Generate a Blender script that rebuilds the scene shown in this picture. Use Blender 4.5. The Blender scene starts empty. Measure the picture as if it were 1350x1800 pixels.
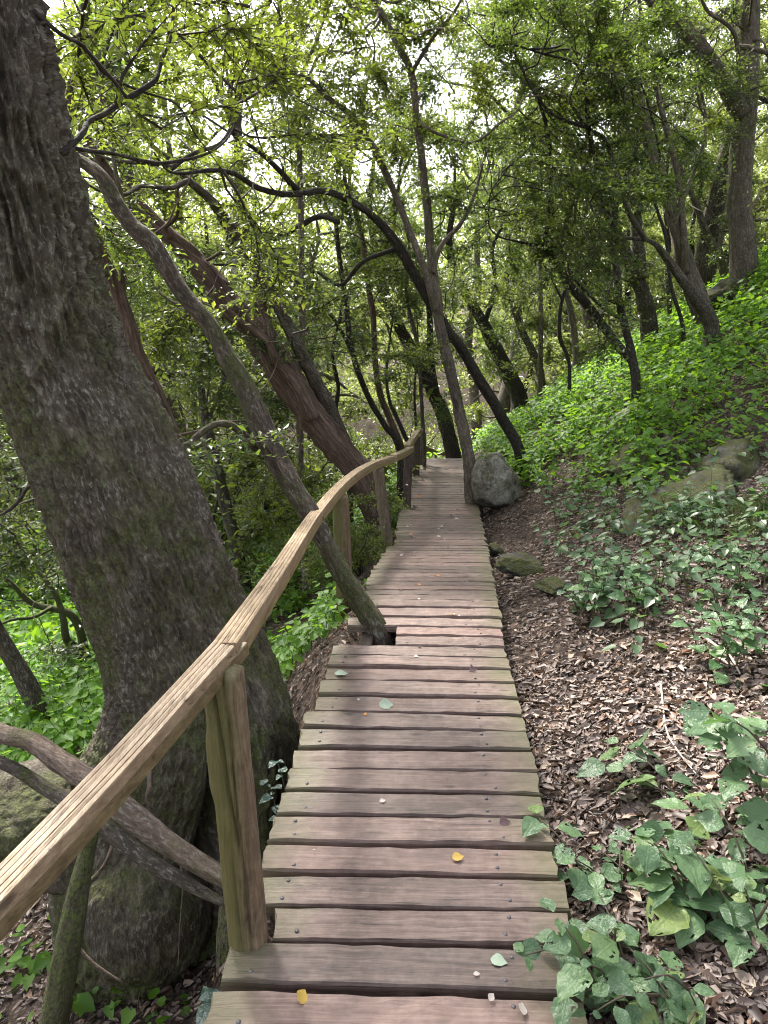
import bpy, bmesh, math, random
import numpy as np
from mathutils import Matrix, Vector

R = math.radians
SC = bpy.context.scene
COL = SC.collection

# ------------------------------------------------------------------ camera, sky, sun, exposure
PITCH = R(13.8); CAMZ = 1.63; FPX = 1300.0
cam_d = bpy.data.cameras.new('camera'); cam = bpy.data.objects.new('camera', cam_d); COL.objects.link(cam)
cam.location = (0, 0, CAMZ); cam.rotation_euler = (math.pi/2 - PITCH, 0, 0)
cam_d.sensor_width = 36.0; cam_d.lens = 36.0*FPX/1800.0
cam_d.clip_start = 0.05; cam_d.clip_end = 2000
SC.camera = cam

SUN_AZ = R(-28)      # from ahead, a little to the left
SUN_EL = R(50)
world = bpy.data.worlds.new('World'); SC.world = world; world.use_nodes = True
wn = world.node_tree.nodes; wl = world.node_tree.links
bg = wn['Background']
sky = wn.new('ShaderNodeTexSky'); sky.sky_type = 'NISHITA'; sky.sun_disc = False
sky.sun_elevation = SUN_EL; sky.sun_rotation = SUN_AZ
sky.air_density = 1.0; sky.dust_density = 4.0; sky.ozone_density = 1.0
hs = wn.new('ShaderNodeHueSaturation'); hs.inputs['Saturation'].default_value = 0.32
wl.new(sky.outputs['Color'], hs.inputs['Color']); wl.new(hs.outputs['Color'], bg.inputs['Color'])
bg.inputs['Strength'].default_value = 0.15
sd = bpy.data.lights.new('sun', 'SUN'); sun = bpy.data.objects.new('sun', sd); COL.objects.link(sun)
sd.energy = 4.3; sd.angle = R(10); sd.color = (1.0, 0.95, 0.86)
sdir = Vector((math.sin(SUN_AZ)*math.cos(SUN_EL), math.cos(SUN_AZ)*math.cos(SUN_EL), math.sin(SUN_EL)))
sun.rotation_euler = sdir.to_track_quat('Z', 'Y').to_euler(); sun.location = (0, 0, 30)

SC.view_settings.view_transform = 'Standard'; SC.view_settings.look = 'None'
SC.view_settings.gamma = 1.0; SC.view_settings.use_curve_mapping = False
SC.view_settings.exposure = 2.0
SC.render.engine = 'CYCLES'
cy = SC.cycles
cy.max_bounces = 7; cy.diffuse_bounces = 4; cy.glossy_bounces = 2; cy.transmission_bounces = 5; cy.transparent_max_bounces = 6
cy.use_denoising = True; cy.caustics_reflective = False; cy.caustics_refractive = False
cy.sample_clamp_indirect = 6.0; cy.filter_width = 1.05

# ------------------------------------------------------------------ helpers
SP, CP = math.sin(PITCH), math.cos(PITCH)
def at(px, py, Y):
    """world point seen at photo pixel (px, py) at horizontal distance Y ahead of the camera"""
    u = (px-675)/FPX; v = (py-900)/FPX
    t = Y/(CP - v*SP)
    return np.array((u*t, Y, CAMZ + t*(-SP - v*CP)))
def depth(p): return p[1]*CP - (p[2]-CAMZ)*SP
def project(p):
    z = depth(p); yc = -p[1]*SP - (p[2]-CAMZ)*CP
    return 675+FPX*p[0]/z, 900+FPX*yc/z

def rng(s): return np.random.default_rng(s)
def _h(ix, iy, iz):
    n = (ix*374761393 + iy*668265263 + iz*2147483647 + 1013904223) & 0xFFFFFFFF
    n = ((n ^ (n >> 13))*1274126177) & 0xFFFFFFFF
    n = (n ^ (n >> 16)) & 0xFFFFFFFF
    n = (n*2246822519) & 0xFFFFFFFF
    n = n ^ (n >> 15)
    return n.astype(np.float64)/2147483648.0 - 1.0
def vnoise(P):
    P = np.asarray(P, float); i = np.floor(P).astype(np.int64); f = P - i; f = f*f*(3-2*f)
    x, y, z = i[..., 0], i[..., 1], i[..., 2]; fx, fy, fz = f[..., 0], f[..., 1], f[..., 2]
    def L(a, b, t): return a + (b-a)*t
    return L(L(L(_h(x, y, z), _h(x+1, y, z), fx), L(_h(x, y+1, z), _h(x+1, y+1, z), fx), fy),
             L(L(_h(x, y, z+1), _h(x+1, y, z+1), fx), L(_h(x, y+1, z+1), _h(x+1, y+1, z+1), fx), fy), fz)
def fbm(P, o=4, g=0.5):
    P = np.asarray(P, float); a, s, t = 1.0, 0.0, 0.0
    for k in range(o):
        s = s + a*vnoise(P*(2.03**k) + 17.3*k); t += a; a *= g
    return s/t

ORI = {}
def link(o, parent, origin):
    COL.objects.link(o)
    origin = np.asarray(origin, float)
    if parent is not None:
        o.parent = parent; o.location = tuple(origin - ORI[parent.name])
    else:
        o.location = tuple(origin)
    ORI[o.name] = origin
    return o
def tag(o, label=None, cat=None, group=None, kind=None):
    if label: o['label'] = label
    if cat: o['category'] = cat
    if group: o['group'] = group
    if kind: o['kind'] = kind
    return o
def empty(name, loc, label=None, cat=None, group=None):
    o = bpy.data.objects.new(name, None); o.empty_display_size = 0.2
    link(o, None, loc); return tag(o, label, cat, group)
def make_mesh(name, V, faces, mat, smooth=True, attrs=None, uv=None):
    """faces: list of int arrays (M,3) or (M,4)"""
    me = bpy.data.meshes.new(name)
    V = np.asarray(V, np.float32)
    faces = [np.asarray(f, np.int32) for f in faces if f is not None and len(f)]
    loops = np.concatenate([f.ravel() for f in faces])
    tot = np.concatenate([np.full(len(f), f.shape[1], np.int32) for f in faces])
    start = np.concatenate([[0], np.cumsum(tot)[:-1]]).astype(np.int32)
    me.vertices.add(len(V)); me.vertices.foreach_set('co', V.ravel())
    me.loops.add(len(loops)); me.loops.foreach_set('vertex_index', loops)
    me.polygons.add(len(tot)); me.polygons.foreach_set('loop_start', start)
    me.polygons.foreach_set('use_smooth', np.full(len(tot), bool(smooth)))
    if attrs:
        for k, a in attrs.items():
            A = me.attributes.new(k, 'FLOAT_VECTOR', 'POINT'); A.data.foreach_set('vector', np.asarray(a, np.float32).ravel())
    if uv is not None:
        L = me.uv_layers.new(name='UVMap'); L.data.foreach_set('uv', np.asarray(uv, np.float32)[loops].ravel())
    me.update(calc_edges=True)
    if mat: me.materials.append(mat)
    return me
def mesh_obj(name, V, faces, mat, parent=None, origin=None, smooth=True, attrs=None, uv=None):
    if origin is None:
        origin = ORI[parent.name] if parent is not None else np.array((0., 0., 0.))
    me = make_mesh(name, np.asarray(V) - np.asarray(origin), faces, mat, smooth, attrs, uv)
    return link(bpy.data.objects.new(name, me), parent, origin)

def smooth_path(pts, step):
    P = np.asarray(pts, float); n = len(P)
    if n == 2: P = np.array([P[0], P[0]*.5+P[1]*.5, P[1]]); n = 3
    Q = np.vstack([2*P[0]-P[1], P, 2*P[-1]-P[-2]])
    out = []
    for i in range(n-1):
        a, b, c, d = Q[i], Q[i+1], Q[i+2], Q[i+3]
        m = max(1, int(math.ceil(np.linalg.norm((c-b)[:3])/step)))
        for t in np.arange(m)/m:
            out.append(.5*((2*b)+(-a+c)*t+(2*a-5*b+4*c-d)*t*t+(-a+3*b-3*c+d)*t**3))
    out.append(P[-1]); return np.array(out)
def unit(v): return v/np.maximum(np.linalg.norm(v, axis=-1, keepdims=True), 1e-9)
def frames(C):
    T = unit(np.gradient(C, axis=0)); n = len(C)
    N = np.zeros_like(C); a = np.array((1., 0, 0)) if abs(T[0][0]) < .8 else np.array((0, 1., 0))
    N[0] = unit(a - T[0]*a.dot(T[0]))
    for i in range(1, n):
        v = N[i-1] - T[i]*N[i-1].dot(T[i]); N[i] = unit(v)
    return T, N, np.cross(T, N)
def tube(pts, rad, seg=10, step=0.12, rough=0.12, seed=0, ridge=0.0, wob=0.0, flare=0.0):
    """tapered, uneven tube along a path; returns V, [quads, tris], bark coordinates"""
    PR = smooth_path(np.column_stack([pts, rad]), step); C, r = PR[:, :3], np.maximum(PR[:, 3], .0015)
    s = np.concatenate([[0], np.cumsum(np.linalg.norm(np.diff(C, axis=0), axis=1))])
    if wob:
        w = np.column_stack([vnoise(np.column_stack([s*2.1, s*0+seed+k*9.7, s*0+3.3])) for k in range(3)])
        C = C + w*wob*np.minimum(1, s/0.3)[:, None]
    T, N, B = frames(C)
    th = np.linspace(0, 2*math.pi, seg, endpoint=False); ct, st = np.cos(th), np.sin(th)
    S, TH = np.meshgrid(s, th, indexing='ij'); RM = np.repeat(r[:, None], seg, 1)
    q = np.stack([np.cos(TH)*1.3+seed*3.1, np.sin(TH)*1.3, S*1.6], -1)
    k = 1 + rough*fbm(q*1.5, 3)
    if ridge:
        f_ = np.clip(1.6/r.mean(), 9, 40)
        q2 = np.stack([np.cos(TH)*RM*f_+seed, np.sin(TH)*RM*f_, S*f_*.22], -1)
        k = k + ridge*(1-2.4*np.abs(vnoise(q2))) + .6*ridge*fbm(q2*np.array((2.3, 2.3, 2.6))+5, 2)
    if flare:
        k = k + flare*np.exp(-S/(3.0*r[0]))*(1+.6*np.sin(TH*3+seed)+.4*np.sin(TH*5+2*seed))
    RR = RM*k
    V = C[:, None, :] + RR[..., None]*(np.cos(TH)[..., None]*N[:, None, :] + np.sin(TH)[..., None]*B[:, None, :])
    n = len(C); V = V.reshape(-1, 3)
    bark = np.stack([RM*np.cos(TH), RM*np.sin(TH), S], -1).reshape(-1, 3)
    i, j = np.meshgrid(np.arange(n-1), np.arange(seg), indexing='ij'); a = i*seg+j; b = i*seg+(j+1) % seg
    Q = np.stack([a, b, b+seg, a+seg], -1).reshape(-1, 4)
    V = np.vstack([V, C[-1]+T[-1]*r[-1]*.5, C[0]]); bark = np.vstack([bark, [0, 0, s[-1]], [0, 0, 0]])
    jj = np.arange(seg); e = (n-1)*seg
    tri = np.vstack([np.column_stack([e+jj, e+(jj+1) % seg, np.full(seg, n*seg)]),
                     np.column_stack([(jj+1) % seg, jj, np.full(seg, n*seg+1)])])
    return V, [Q, tri], bark, C
def cat(parts):
    V, A, F3, F4, o = [], [], [], [], 0
    for v, fs, a in parts:
        V.append(v); A.append(a)
        for f in fs:
            (F4 if f.shape[1] == 4 else F3).append(f+o)
        o += len(v)
    return np.vstack(V), [np.vstack(F4) if F4 else None, np.vstack(F3) if F3 else None], np.vstack(A)

# ------------------------------------------------------------------ materials
class NT:
    def __init__(s, name):
        s.m = bpy.data.materials.new(name); s.m.use_nodes = True; s.t = s.m.node_tree
        s.p = s.t.nodes['Principled BSDF']; s.out = s.t.nodes['Material Output']
    def n(s, typ, ins=None, **kw):
        d = s.t.nodes.new('ShaderNode'+typ)
        for k, v in kw.items(): setattr(d, k, v)
        for k, v in (ins or {}).items(): s.set(d.inputs[k], v)
        return d
    def set(s, sock, v):
        if isinstance(v, bpy.types.NodeSocket): s.t.links.new(v, sock)
        else: sock.default_value = v
    def P(s, **kw):
        for k, v in kw.items(): s.set(s.p.inputs[k.replace('_', ' ')], v)
    def noise(s, vec, scale, detail=4, rough=.55, dist=0):
        return s.n('TexNoise', {'Vector': vec, 'Scale': scale, 'Detail': detail, 'Roughness': rough, 'Distortion': dist}).outputs['Fac']
    def mapping(s, vec, scale, loc=(0, 0, 0)):
        return s.n('Mapping', {'Vector': vec, 'Scale': scale, 'Location': loc}).outputs['Vector']
    def ramp(s, fac, stops, interp='LINEAR'):
        d = s.n('ValToRGB', {'Fac': fac}); r = d.color_ramp; r.interpolation = interp
        while len(r.elements) < len(stops): r.elements.new(.5)
        for e, (p, c) in zip(r.elements, stops):
            e.position = p; e.color = tuple(c)+(1,) if len(c) == 3 else c
        return d.outputs['Color']
    def mix(s, fac, a, b, blend='MIX'):
        d = s.n('Mix', data_type='RGBA', blend_type=blend)
        s.set(d.inputs['Factor'], fac)
        s.set(d.inputs[6], a if isinstance(a, bpy.types.NodeSocket) else tuple(a)+(1,))
        s.set(d.inputs[7], b if isinstance(b, bpy.types.NodeSocket) else tuple(b)+(1,))
        return d.outputs[2]
    def math(s, op, a, b=0.5):
        d = s.n('Math', operation=op); s.set(d.inputs[0], a); s.set(d.inputs[1], b); return d.outputs[0]
    def mrange(s, v, a, b, c=0., d=1.):
        return s.n('MapRange', {'Value': v, 'From Min': a, 'From Max': b, 'To Min': c, 'To Max': d}).outputs[0]
    def bump(s, h, strength=.5, dist=.01, nrm=None):
        b = s.n('Bump', {'Height': h, 'Strength': strength, 'Distance': dist})
        if nrm is not None: s.set(b.inputs['Normal'], nrm)
        return b.outputs['Normal']

def mat_bark(name, dark, mid, pale, moss=0.0, fleck=.5, fine=1.0, mossz=None, stringy=False, lichen=(.30, .31, .27)):
    t = NT(name)
    a = t.n('Attribute', attribute_name='bark').outputs['Vector']
    geo = t.n('NewGeometry'); pos = geo.outputs['Position']
    wob = t.n('TexNoise', {'Vector': a, 'Scale': 9.0, 'Detail': 2.0}).outputs['Color']
    av = t.n('VectorMath', {0: wob, 1: (.03, .03, .05), 2: a}, operation='MULTIPLY_ADD').outputs[0]
    v1 = t.mapping(av, (30*fine, 30*fine, (1.6 if stringy else 7)*fine))
    v2 = t.mapping(av, (85*fine, 85*fine, (5 if stringy else 30)*fine))
    v3 = t.mapping(a, (230*fine, 230*fine, (20 if stringy else 120)*fine))
    n1 = t.noise(v1, 1.0, 4, .6, .5); n2 = t.noise(v2, 1.0, 4, .6, .3); n3 = t.noise(a, 4.0, 4, .6); n4 = t.noise(v3, 1.0, 2, .6)
    h = t.math('ADD', t.math('ADD', t.math('MULTIPLY', n1, 1.0), t.math('MULTIPLY', n2, .7)), t.math('MULTIPLY', n4, .25))
    m = t.math('ADD', t.math('MULTIPLY', n1, .45), t.math('ADD', t.math('MULTIPLY', n2, .35), t.math('MULTIPLY', n4, .2)))
    c = t.ramp(m, [(.36, dark), (.50, mid), (.64, pale)])
    c = t.mix(t.mrange(n3, .42, .62, 0, .55), c, mid)
    fl = t.math('MULTIPLY', t.mrange(n2, .54, .60), t.mrange(n3, .44, .56))
    fl = t.math('MULTIPLY', fl, t.mrange(n4, .35, .55))
    c = t.mix(t.math('MULTIPLY', fl, fleck), c, lichen)
    big = t.noise(pos, 1.7, 3, .6)
    c = t.mix(t.mrange(big, .52, .68, 0, .35), c, tuple(x*.55 for x in dark))
    if moss:
        mn = t.noise(pos, 3.1, 6, .7)
        mf = t.mrange(mn, .62-.3*moss, .74-.25*moss)
        mf = t.math('MULTIPLY', mf, t.mrange(n2, .36, .54))
        if mossz is not None:
            z = t.n('SeparateXYZ', {'Vector': pos}).outputs['Z']
            mf = t.math('MULTIPLY', mf, t.mrange(z, mossz[1], mossz[0]))
        mc = t.ramp(t.noise(pos, 90, 3), [(.35, (.018, .026, .006)), (.65, (.085, .105, .022))])
        c = t.mix(t.math('MULTIPLY', mf, .85), c, mc)
    t.P(Base_Color=c, Roughness=.85, Specular_IOR_Level=.25, Normal=t.bump(h, 1.0, .016/fine))
    return t.m

M = {}
M['bark_big'] = mat_bark('mossy_big_bark', (.020, .016, .012), (.070, .057, .043), (.19, .165, .13), moss=.66, fleck=.65, mossz=(.8, 3.0), lichen=(.25, .24, .21))
M['bark_grey'] = mat_bark('grey_bark', (.020, .016, .012), (.065, .052, .041), (.175, .145, .115), moss=.3, fleck=.6)
M['bark_pale'] = mat_bark('pale_bark', (.035, .027, .021), (.115, .092, .072), (.27, .23, .185), moss=.28, fleck=.5)
M['bark_lean'] = mat_bark('leaning_bark', (.020, .015, .011), (.072, .056, .043), (.22, .178, .14), moss=.5, fleck=.6)
M['bark_dark'] = mat_bark('dark_bark', (.012, .010, .009), (.032, .026, .022), (.08, .066, .055), moss=.15, fleck=.25)
M['bark_red'] = mat_bark('stringy_red_bark', (.022, .0145, .011), (.082, .053, .040), (.22, .165, .13), fleck=.3, stringy=True, lichen=(.30, .22, .17))
M['bark_moss'] = mat_bark('mossy_limb_bark', (.03, .025, .018), (.08, .07, .05), (.16, .14, .11), moss=1.15, fleck=.4)
M['bark_log'] = mat_bark('fallen_limb_bark', (.035, .024, .018), (.12, .088, .068), (.25, .195, .155), moss=.3, fleck=.6)

def mat_leaf(name, stops, trans, tfac=.42, rough=.42, obj=False, veins=False, spec=.5):
    t = NT(name)
    if obj: rnd = t.n('ObjectInfo').outputs['Random']
    else: rnd = t.n('NewGeometry').outputs['Random Per Island']
    c = t.ramp(rnd, stops)
    nrm = None
    if veins:
        uv = t.n('UVMap').outputs['UV']; s = t.n('SeparateXYZ', {'Vector': uv})
        w = t.math('ABSOLUTE', t.math('SUBTRACT', s.outputs['Y'], .5), 0)
        mid = t.mrange(w, .012, .03, 1, 0)
        ph = t.math('SUBTRACT', s.outputs['X'], t.math('MULTIPLY', w, .8))
        sv = t.math('ABSOLUTE', t.math('SINE', t.math('MULTIPLY', ph, 26.0), 0), 0)
        sv = t.math('MULTIPLY', t.mrange(sv, .0, .16, 1, 0), .35)
        v = t.math('MAXIMUM', mid, sv)
        c = t.mix(t.math('MULTIPLY', v, .22), c, (.18, .25, .12))
        pos = t.n('TexCoord').outputs['Object']
        bl = t.noise(pos, 7.0, 4, .6)
        c = t.mix(t.mrange(bl, .58, .78, 0, .45), c, (.12, .13, .04))
        nrm = t.bump(t.math('SUBTRACT', t.noise(pos, 5.0, 2), t.math('MULTIPLY', v, .15)), .25, .03)
    t.P(Base_Color=c, Roughness=rough, Specular_IOR_Level=spec)
    if nrm is not None: t.P(Normal=nrm)
    tr = t.n('BsdfTranslucent', {'Color': t.mix(.6, c, trans)})
    if nrm is not None: t.set(tr.inputs['Normal'], nrm)
    mx = t.n('MixShader', {0: tfac, 1: t.p.outputs[0], 2: tr.outputs[0]})
    t.t.links.new(mx.outputs[0], t.out.inputs['Surface'])
    return t.m
M['leaf_a'] = mat_leaf('shaded_canopy_leaf', [(0, (.022, .040, .010)), (.5, (.045, .078, .016)), (.9, (.085, .125, .026)), (1, (.13, .14, .035))], (.24, .36, .035), tfac=.38)  # base darkened so nearer crowns read as silhouettes against the bright background
M['leaf_far_lit'] = mat_leaf('sunlit_far_leaf', [(0, (.06, .09, .028)), (.5, (.10, .14, .042)), (1, (.18, .21, .075))], (.42, .50, .10), tfac=.5, rough=.3)  # paler and brighter than the near leaves: sunlit distance put into the colour
M['leaf_b'] = mat_leaf('canopy_leaf_yellow', [(0, (.030, .052, .010)), (.5, (.065, .10, .016)), (.9, (.12, .16, .026)), (1, (.19, .16, .045))], (.34, .43, .04), tfac=.44)
M['leaf_c'] = mat_leaf('canopy_leaf_dull', [(0, (.026, .044, .016)), (.6, (.055, .082, .030)), (1, (.105, .135, .05))], (.24, .34, .05), rough=.34, tfac=.40)  # silhouette shade is worked into this dull green as well
M['herb'] = mat_leaf('herb_leaf', [(0, (.05, .125, .014)), (.5, (.09, .20, .020)), (1, (.14, .27, .03))], (.36, .62, .03), rough=.5, tfac=.52, spec=.35)  # raised yellow-green stands in for backlight on the hillside herbs
M['herb_dull'] = mat_leaf('dull_herb_leaf', [(0, (.035, .075, .030)), (.5, (.055, .11, .040)), (1, (.085, .15, .05))], (.15, .30, .05), rough=.42, tfac=.38)
M['herb_obj'] = mat_leaf('herb_leaf_single', [(0, (.035, .085, .035)), (.5, (.055, .12, .045)), (1, (.085, .16, .05))], (.15, .32, .04), rough=.40, obj=True, veins=True, tfac=.35)
M['shrub'] = mat_leaf('shrub_leaf', [(0, (.06, .115, .055)), (.5, (.095, .17, .08)), (.85, (.125, .21, .09)), (1, (.18, .24, .07))], (.15, .32, .05), rough=.42, obj=True, veins=True, tfac=.33)
M['ivy'] = mat_leaf('ivy_leaf', [(0, (.03, .06, .05)), (1, (.05, .09, .07))], (.08, .16, .05), rough=.25, obj=True, veins=True, tfac=.2)
LITTER = [(0, (.024, .015, .012)), (.22, (.065, .042, .034)), (.46, (.13, .088, .072)), (.70, (.175, .128, .106)), (.86, (.25, .193, .162)), (.93, (.19, .095, .052)), (1, (.36, .285, .21))]
M['litter'] = mat_leaf('dry_leaf', LITTER, (.25, .17, .11), tfac=.15, rough=.5)
M['litter_obj'] = mat_leaf('dry_leaf_single', LITTER, (.25, .17, .11), tfac=.15, rough=.5, obj=True, veins=True)
def mat_flat(name, c, rough=.6, spec=.3):
    t = NT(name); n = t.noise(t.n('TexCoord').outputs['Object'], 60, 3)
    t.P(Base_Color=t.mix(n, tuple(x*.7 for x in c), tuple(min(1, x*1.25) for x in c)), Roughness=rough, Specular_IOR_Level=spec); return t.m
M['yellow_leaf'] = mat_flat('yellow_leaf', (.40, .27, .06)); M['pale_leaf'] = mat_flat('pale_leaf', (.26, .32, .24))
M['brown_leaf'] = mat_flat('brown_leaf', (.10, .06, .06)); M['white_leaf'] = mat_flat('whitish_leaf', (.40, .35, .31))
M['orange_leaf'] = mat_flat('orange_leaf', (.42, .17, .04))
M['stem'] = mat_flat('herb_stem', (.07, .075, .03)); M['stem_brown'] = mat_flat('shrub_stem', (.06, .045, .03))
M['twig'] = mat_flat('twig', (.045, .036, .028), .8); M['stick'] = mat_flat('bleached_stick', (.36, .32, .28), .8)
M['nail'] = mat_flat('steel_nail', (.065, .06, .065), .5, .5); M['metal'] = M['nail']
M['grass'] = mat_leaf('grass_blade', [(0, (.05, .09, .03)), (.6, (.08, .13, .045)), (1, (.16, .15, .07))], (.2, .3, .06), tfac=.3)

def mat_wood(name, cols, moss_ends=0.0, green=0.0, axis='X', damp=.5):
    t = NT(name); tc = t.n('TexCoord').outputs['Object']; oi = t.n('ObjectInfo')
    off = t.n('CombineXYZ', {0: t.math('MULTIPLY', oi.outputs['Random'], 37.0), 1: t.math('MULTIPLY', oi.outputs['Random'], 91.0), 2: 0.}).outputs[0]
    v = t.n('VectorMath', {0: tc, 1: off}, operation='ADD').outputs[0]
    k = {'X': (2.0, 85, 85), 'Y': (85, 2.0, 85), 'Z': (85, 85, 2.0)}[axis]
    k2 = {'X': (9, 260, 260), 'Y': (260, 9, 260), 'Z': (260, 260, 9)}[axis]
    vd = t.n('VectorMath', {0: v}, operation='ADD'); nz = t.n('TexNoise', {'Vector': t.mapping(v, (3, 9, 9)), 'Scale': 1.0, 'Detail': 1.0}).outputs['Color']
    sc = t.n('VectorMath', {0: nz}, operation='SCALE'); sc.inputs['Scale'].default_value = .018
    t.set(vd.inputs[1], sc.outputs[0])
    g1 = t.noise(t.mapping(vd.outputs[0], k), 1.0, 5, .6, .4); g2 = t.noise(t.mapping(v, k2), 1.0, 3, .6)
    big = t.noise(v, 5.0, 4, .6)
    c = t.ramp(t.math('ADD', t.math('MULTIPLY', g1, .6), t.math('MULTIPLY', t.noise(v, 22.0, 4, .65), .4)), [(.34, cols[0]), (.5, cols[1]), (.66, cols[2])])
    c = t.mix(t.mrange(g2, .48, .66, 0, .4), c, cols[0])
    c = t.mix(t.mrange(big, .50, .75, 0, damp), c, tuple(x*.45 for x in cols[1]))
    rb = t.mrange(t.math('FRACT', t.math('MULTIPLY', oi.outputs['Random'], 7.31), 0), 0, 1, 0, .5); c = t.mix(rb, c, t.mix(.5, c, tuple((cols[1][0]*1.35, cols[1][1]*.98, cols[1][2]*.9)), 'MIX'))
    st = t.noise(v, 2.4, 5, .7); c = t.mix(t.mrange(st, .56, .64, 0, .45*damp*2), c, tuple(x*.4 for x in cols[1]))
    kn = t.n('TexVoronoi', {'Vector': t.mapping(v, {'X': (3.2, 9, 9), 'Y': (9, 3.2, 9), 'Z': (9, 9, 3.2)}[axis]), 'Scale': 1.0}).outputs['Distance']; c = t.mix(t.mrange(kn, .05, .12, .75, 0), c, tuple(x*.35 for x in cols[0]))
    hv = t.n('HueSaturation', {'Color': c, 'Value': t.mrange(oi.outputs['Random'], 0, 1, .68, 1.25)}); c = hv.outputs['Color']
    crack = t.mrange(g1, .31, .345, 1, 0); c = t.mix(t.math('MULTIPLY', crack, .75), c, tuple(x*.2 for x in cols[0]))
    s = t.n('SeparateXYZ', {'Vector': tc})
    if moss_ends:
        e = t.math('ABSOLUTE', s.outputs['X'], 0)
        e = t.math('ADD', e, t.math('MULTIPLY', t.math('SUBTRACT', big, .5), .35))
        c = t.mix(t.mrange(e, .30, .47, 0, moss_ends), c, (.105, .105, .045))
    if green:
        gn = t.noise(v, 3.2, 3, .6)
        side = t.mrange(t.math('ADD', s.outputs['X'], t.math('MULTIPLY', gn, .08)), .045, .0, 0, green)
        c = t.mix(side, c, t.mix(g1, (.035, .040, .010), (.12, .12, .03)))
    h = t.math('ADD', t.math('MULTIPLY', g1, 1.0), t.math('MULTIPLY', g2, .5))
    t.P(Base_Color=c, Roughness=t.mrange(big, .3, .8, .62, .42), Specular_IOR_Level=.4, Normal=t.bump(h, .6, .005))
    return t.m
M['plank'] = mat_wood('weathered_plank', [(.045, .031, .026), (.142, .100, .085), (.245, .18, .153)], moss_ends=.6, axis='X')
M['rail'] = mat_wood('rail_timber', [(.10, .072, .044), (.225, .172, .108), (.335, .272, .182)], axis='Y', damp=.3)
M['rail_low'] = mat_wood('rail_timber_stained', [(.085, .060, .028), (.205, .155, .075), (.31, .25, .13)], axis='Y', damp=.3)
M['post'] = mat_wood('post_timber', [(.045, .03, .02), (.14, .098, .06), (.24, .18, .115)], green=.78, axis='Z')
M['post_far'] = mat_wood('post_timber_far', [(.035, .025, .02), (.10, .07, .055), (.17, .12, .09)], green=.2, axis='Z')
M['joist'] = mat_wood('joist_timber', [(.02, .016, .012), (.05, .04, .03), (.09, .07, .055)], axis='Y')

def mat_rock(name, cols, moss):
    t = NT(name); p = t.n('NewGeometry').outputs['Position']; nrm = t.n('NewGeometry').outputs['Normal']
    a = t.noise(p, 6.5, 8, .7); b = t.noise(p, 38, 6, .7); z = t.n('SeparateXYZ', {'Vector': nrm}).outputs['Z']
    c = t.ramp(a, [(.38, cols[0]), (.5, cols[1]), (.62, cols[2])]); c = t.mix(t.mrange(b, .48, .62, 0, .6), c, cols[0])
    c = t.mix(t.mrange(t.noise(p, 11, 4), .6, .66, 0, .6), c, (.30, .31, .28))
    f = t.math('MULTIPLY', t.mrange(t.noise(p, 5.5, 7, .75), .60-.16*moss, .66-.14*moss), t.mrange(z, -.2, .35))
    c = t.mix(t.math('MULTIPLY', f, .9), c, t.ramp(t.noise(p, 110, 3), [(.35, (.022, .026, .007)), (.65, (.095, .10, .026))]))
    t.P(Base_Color=c, Roughness=.85, Specular_IOR_Level=.25, Normal=t.bump(t.math('ADD', b, t.math('MULTIPLY', t.noise(p, 120, 3), .4)), .7, .02)); return t.m
M['rock'] = mat_rock('grey_rock', [(.06, .055, .043), (.185, .172, .138), (.31, .295, .25)], .5)
M['rock_moss'] = mat_rock('mossy_rock', [(.025, .025, .02), (.062, .058, .048), (.12, .115, .095)], 1.1)
t = NT('forest_soil'); p = t.n('NewGeometry').outputs['Position']
a = t.noise(p, 2.2, 5, .6); b = t.n('TexVoronoi', {'Vector': p, 'Scale': 34.0, 'Randomness': 1.0}); n = t.noise(p, 60, 4, .65)
c = t.ramp(a, [(.3, (.020, .014, .011)), (.7, (.050, .036, .028))])
c = t.mix(t.mrange(t.n('SeparateXYZ', {'Vector': b.outputs['Color']}).outputs['X'], .45, .9, 0, .7), c, (.14, .098, .075))
t.P(Base_Color=c, Roughness=.9, Specular_IOR_Level=.2, Normal=t.bump(t.math('ADD', n, b.outputs['Distance']), .8, .02)); M['soil'] = t.m

# ------------------------------------------------------------------ deck line and terrain
DY = np.array([-4, 0, 4.30, 6.43, 8.66, 13.15, 16, 24, 40, 80.]); DZ = np.array([0, 0, 0, -.27, -.43, -.60, -1.0, -2.4, -4.0, -5.])
def deck_z(Y): return np.interp(Y, DY, DZ)
LPY = np.array([806, 830, 836, 884, 889, 953, 960, 1020, 1064, 1079, 1133, 1195, 1245, 1305, 1385, 1475, 1595, 1683, 1765, 2400.])
LPX = np.array([737, 731, 722, 709, 703, 694, 683, 643, 640, 618, 590, 570, 550, 527, 503, 470, 440, 400, 378, 180.])
RPY = np.array([806, 830, 890, 960, 1020, 1064, 1079, 1133, 1195, 1245, 1305, 1385, 1475, 1533, 1595, 1683, 1765, 2400.])
RPX = np.array([818, 825, 840, 857, 867, 877, 880, 887, 902, 915, 930, 950, 968, 985, 1000, 1015, 1029, 1165.])
def edge_x(Y, PY, PX, dpx=0):
    p = (0., Y, float(deck_z(Y))); zc = depth(p); _, py = project(p)
    return (np.interp(py, PY, PX)+dpx-675)/FPX*zc
_Ys = np.linspace(1.2, 13.1, 60)
_xr = np.array([edge_x(y, RPY, RPX) for y in _Ys]); _xl = _xr - .9
def xr(Y): return np.interp(Y, np.r_[-6, _Ys, 30, 80], np.r_[_xr[0]-.5, _xr, _xr[-1]+1.0, _xr[-1]+2.])
def xl(Y): return xr(Y) - .93
def sst(x, a, b):
    t = np.clip((x-a)/(b-a), 0, 1); return t*t*(3-2*t)
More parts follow.
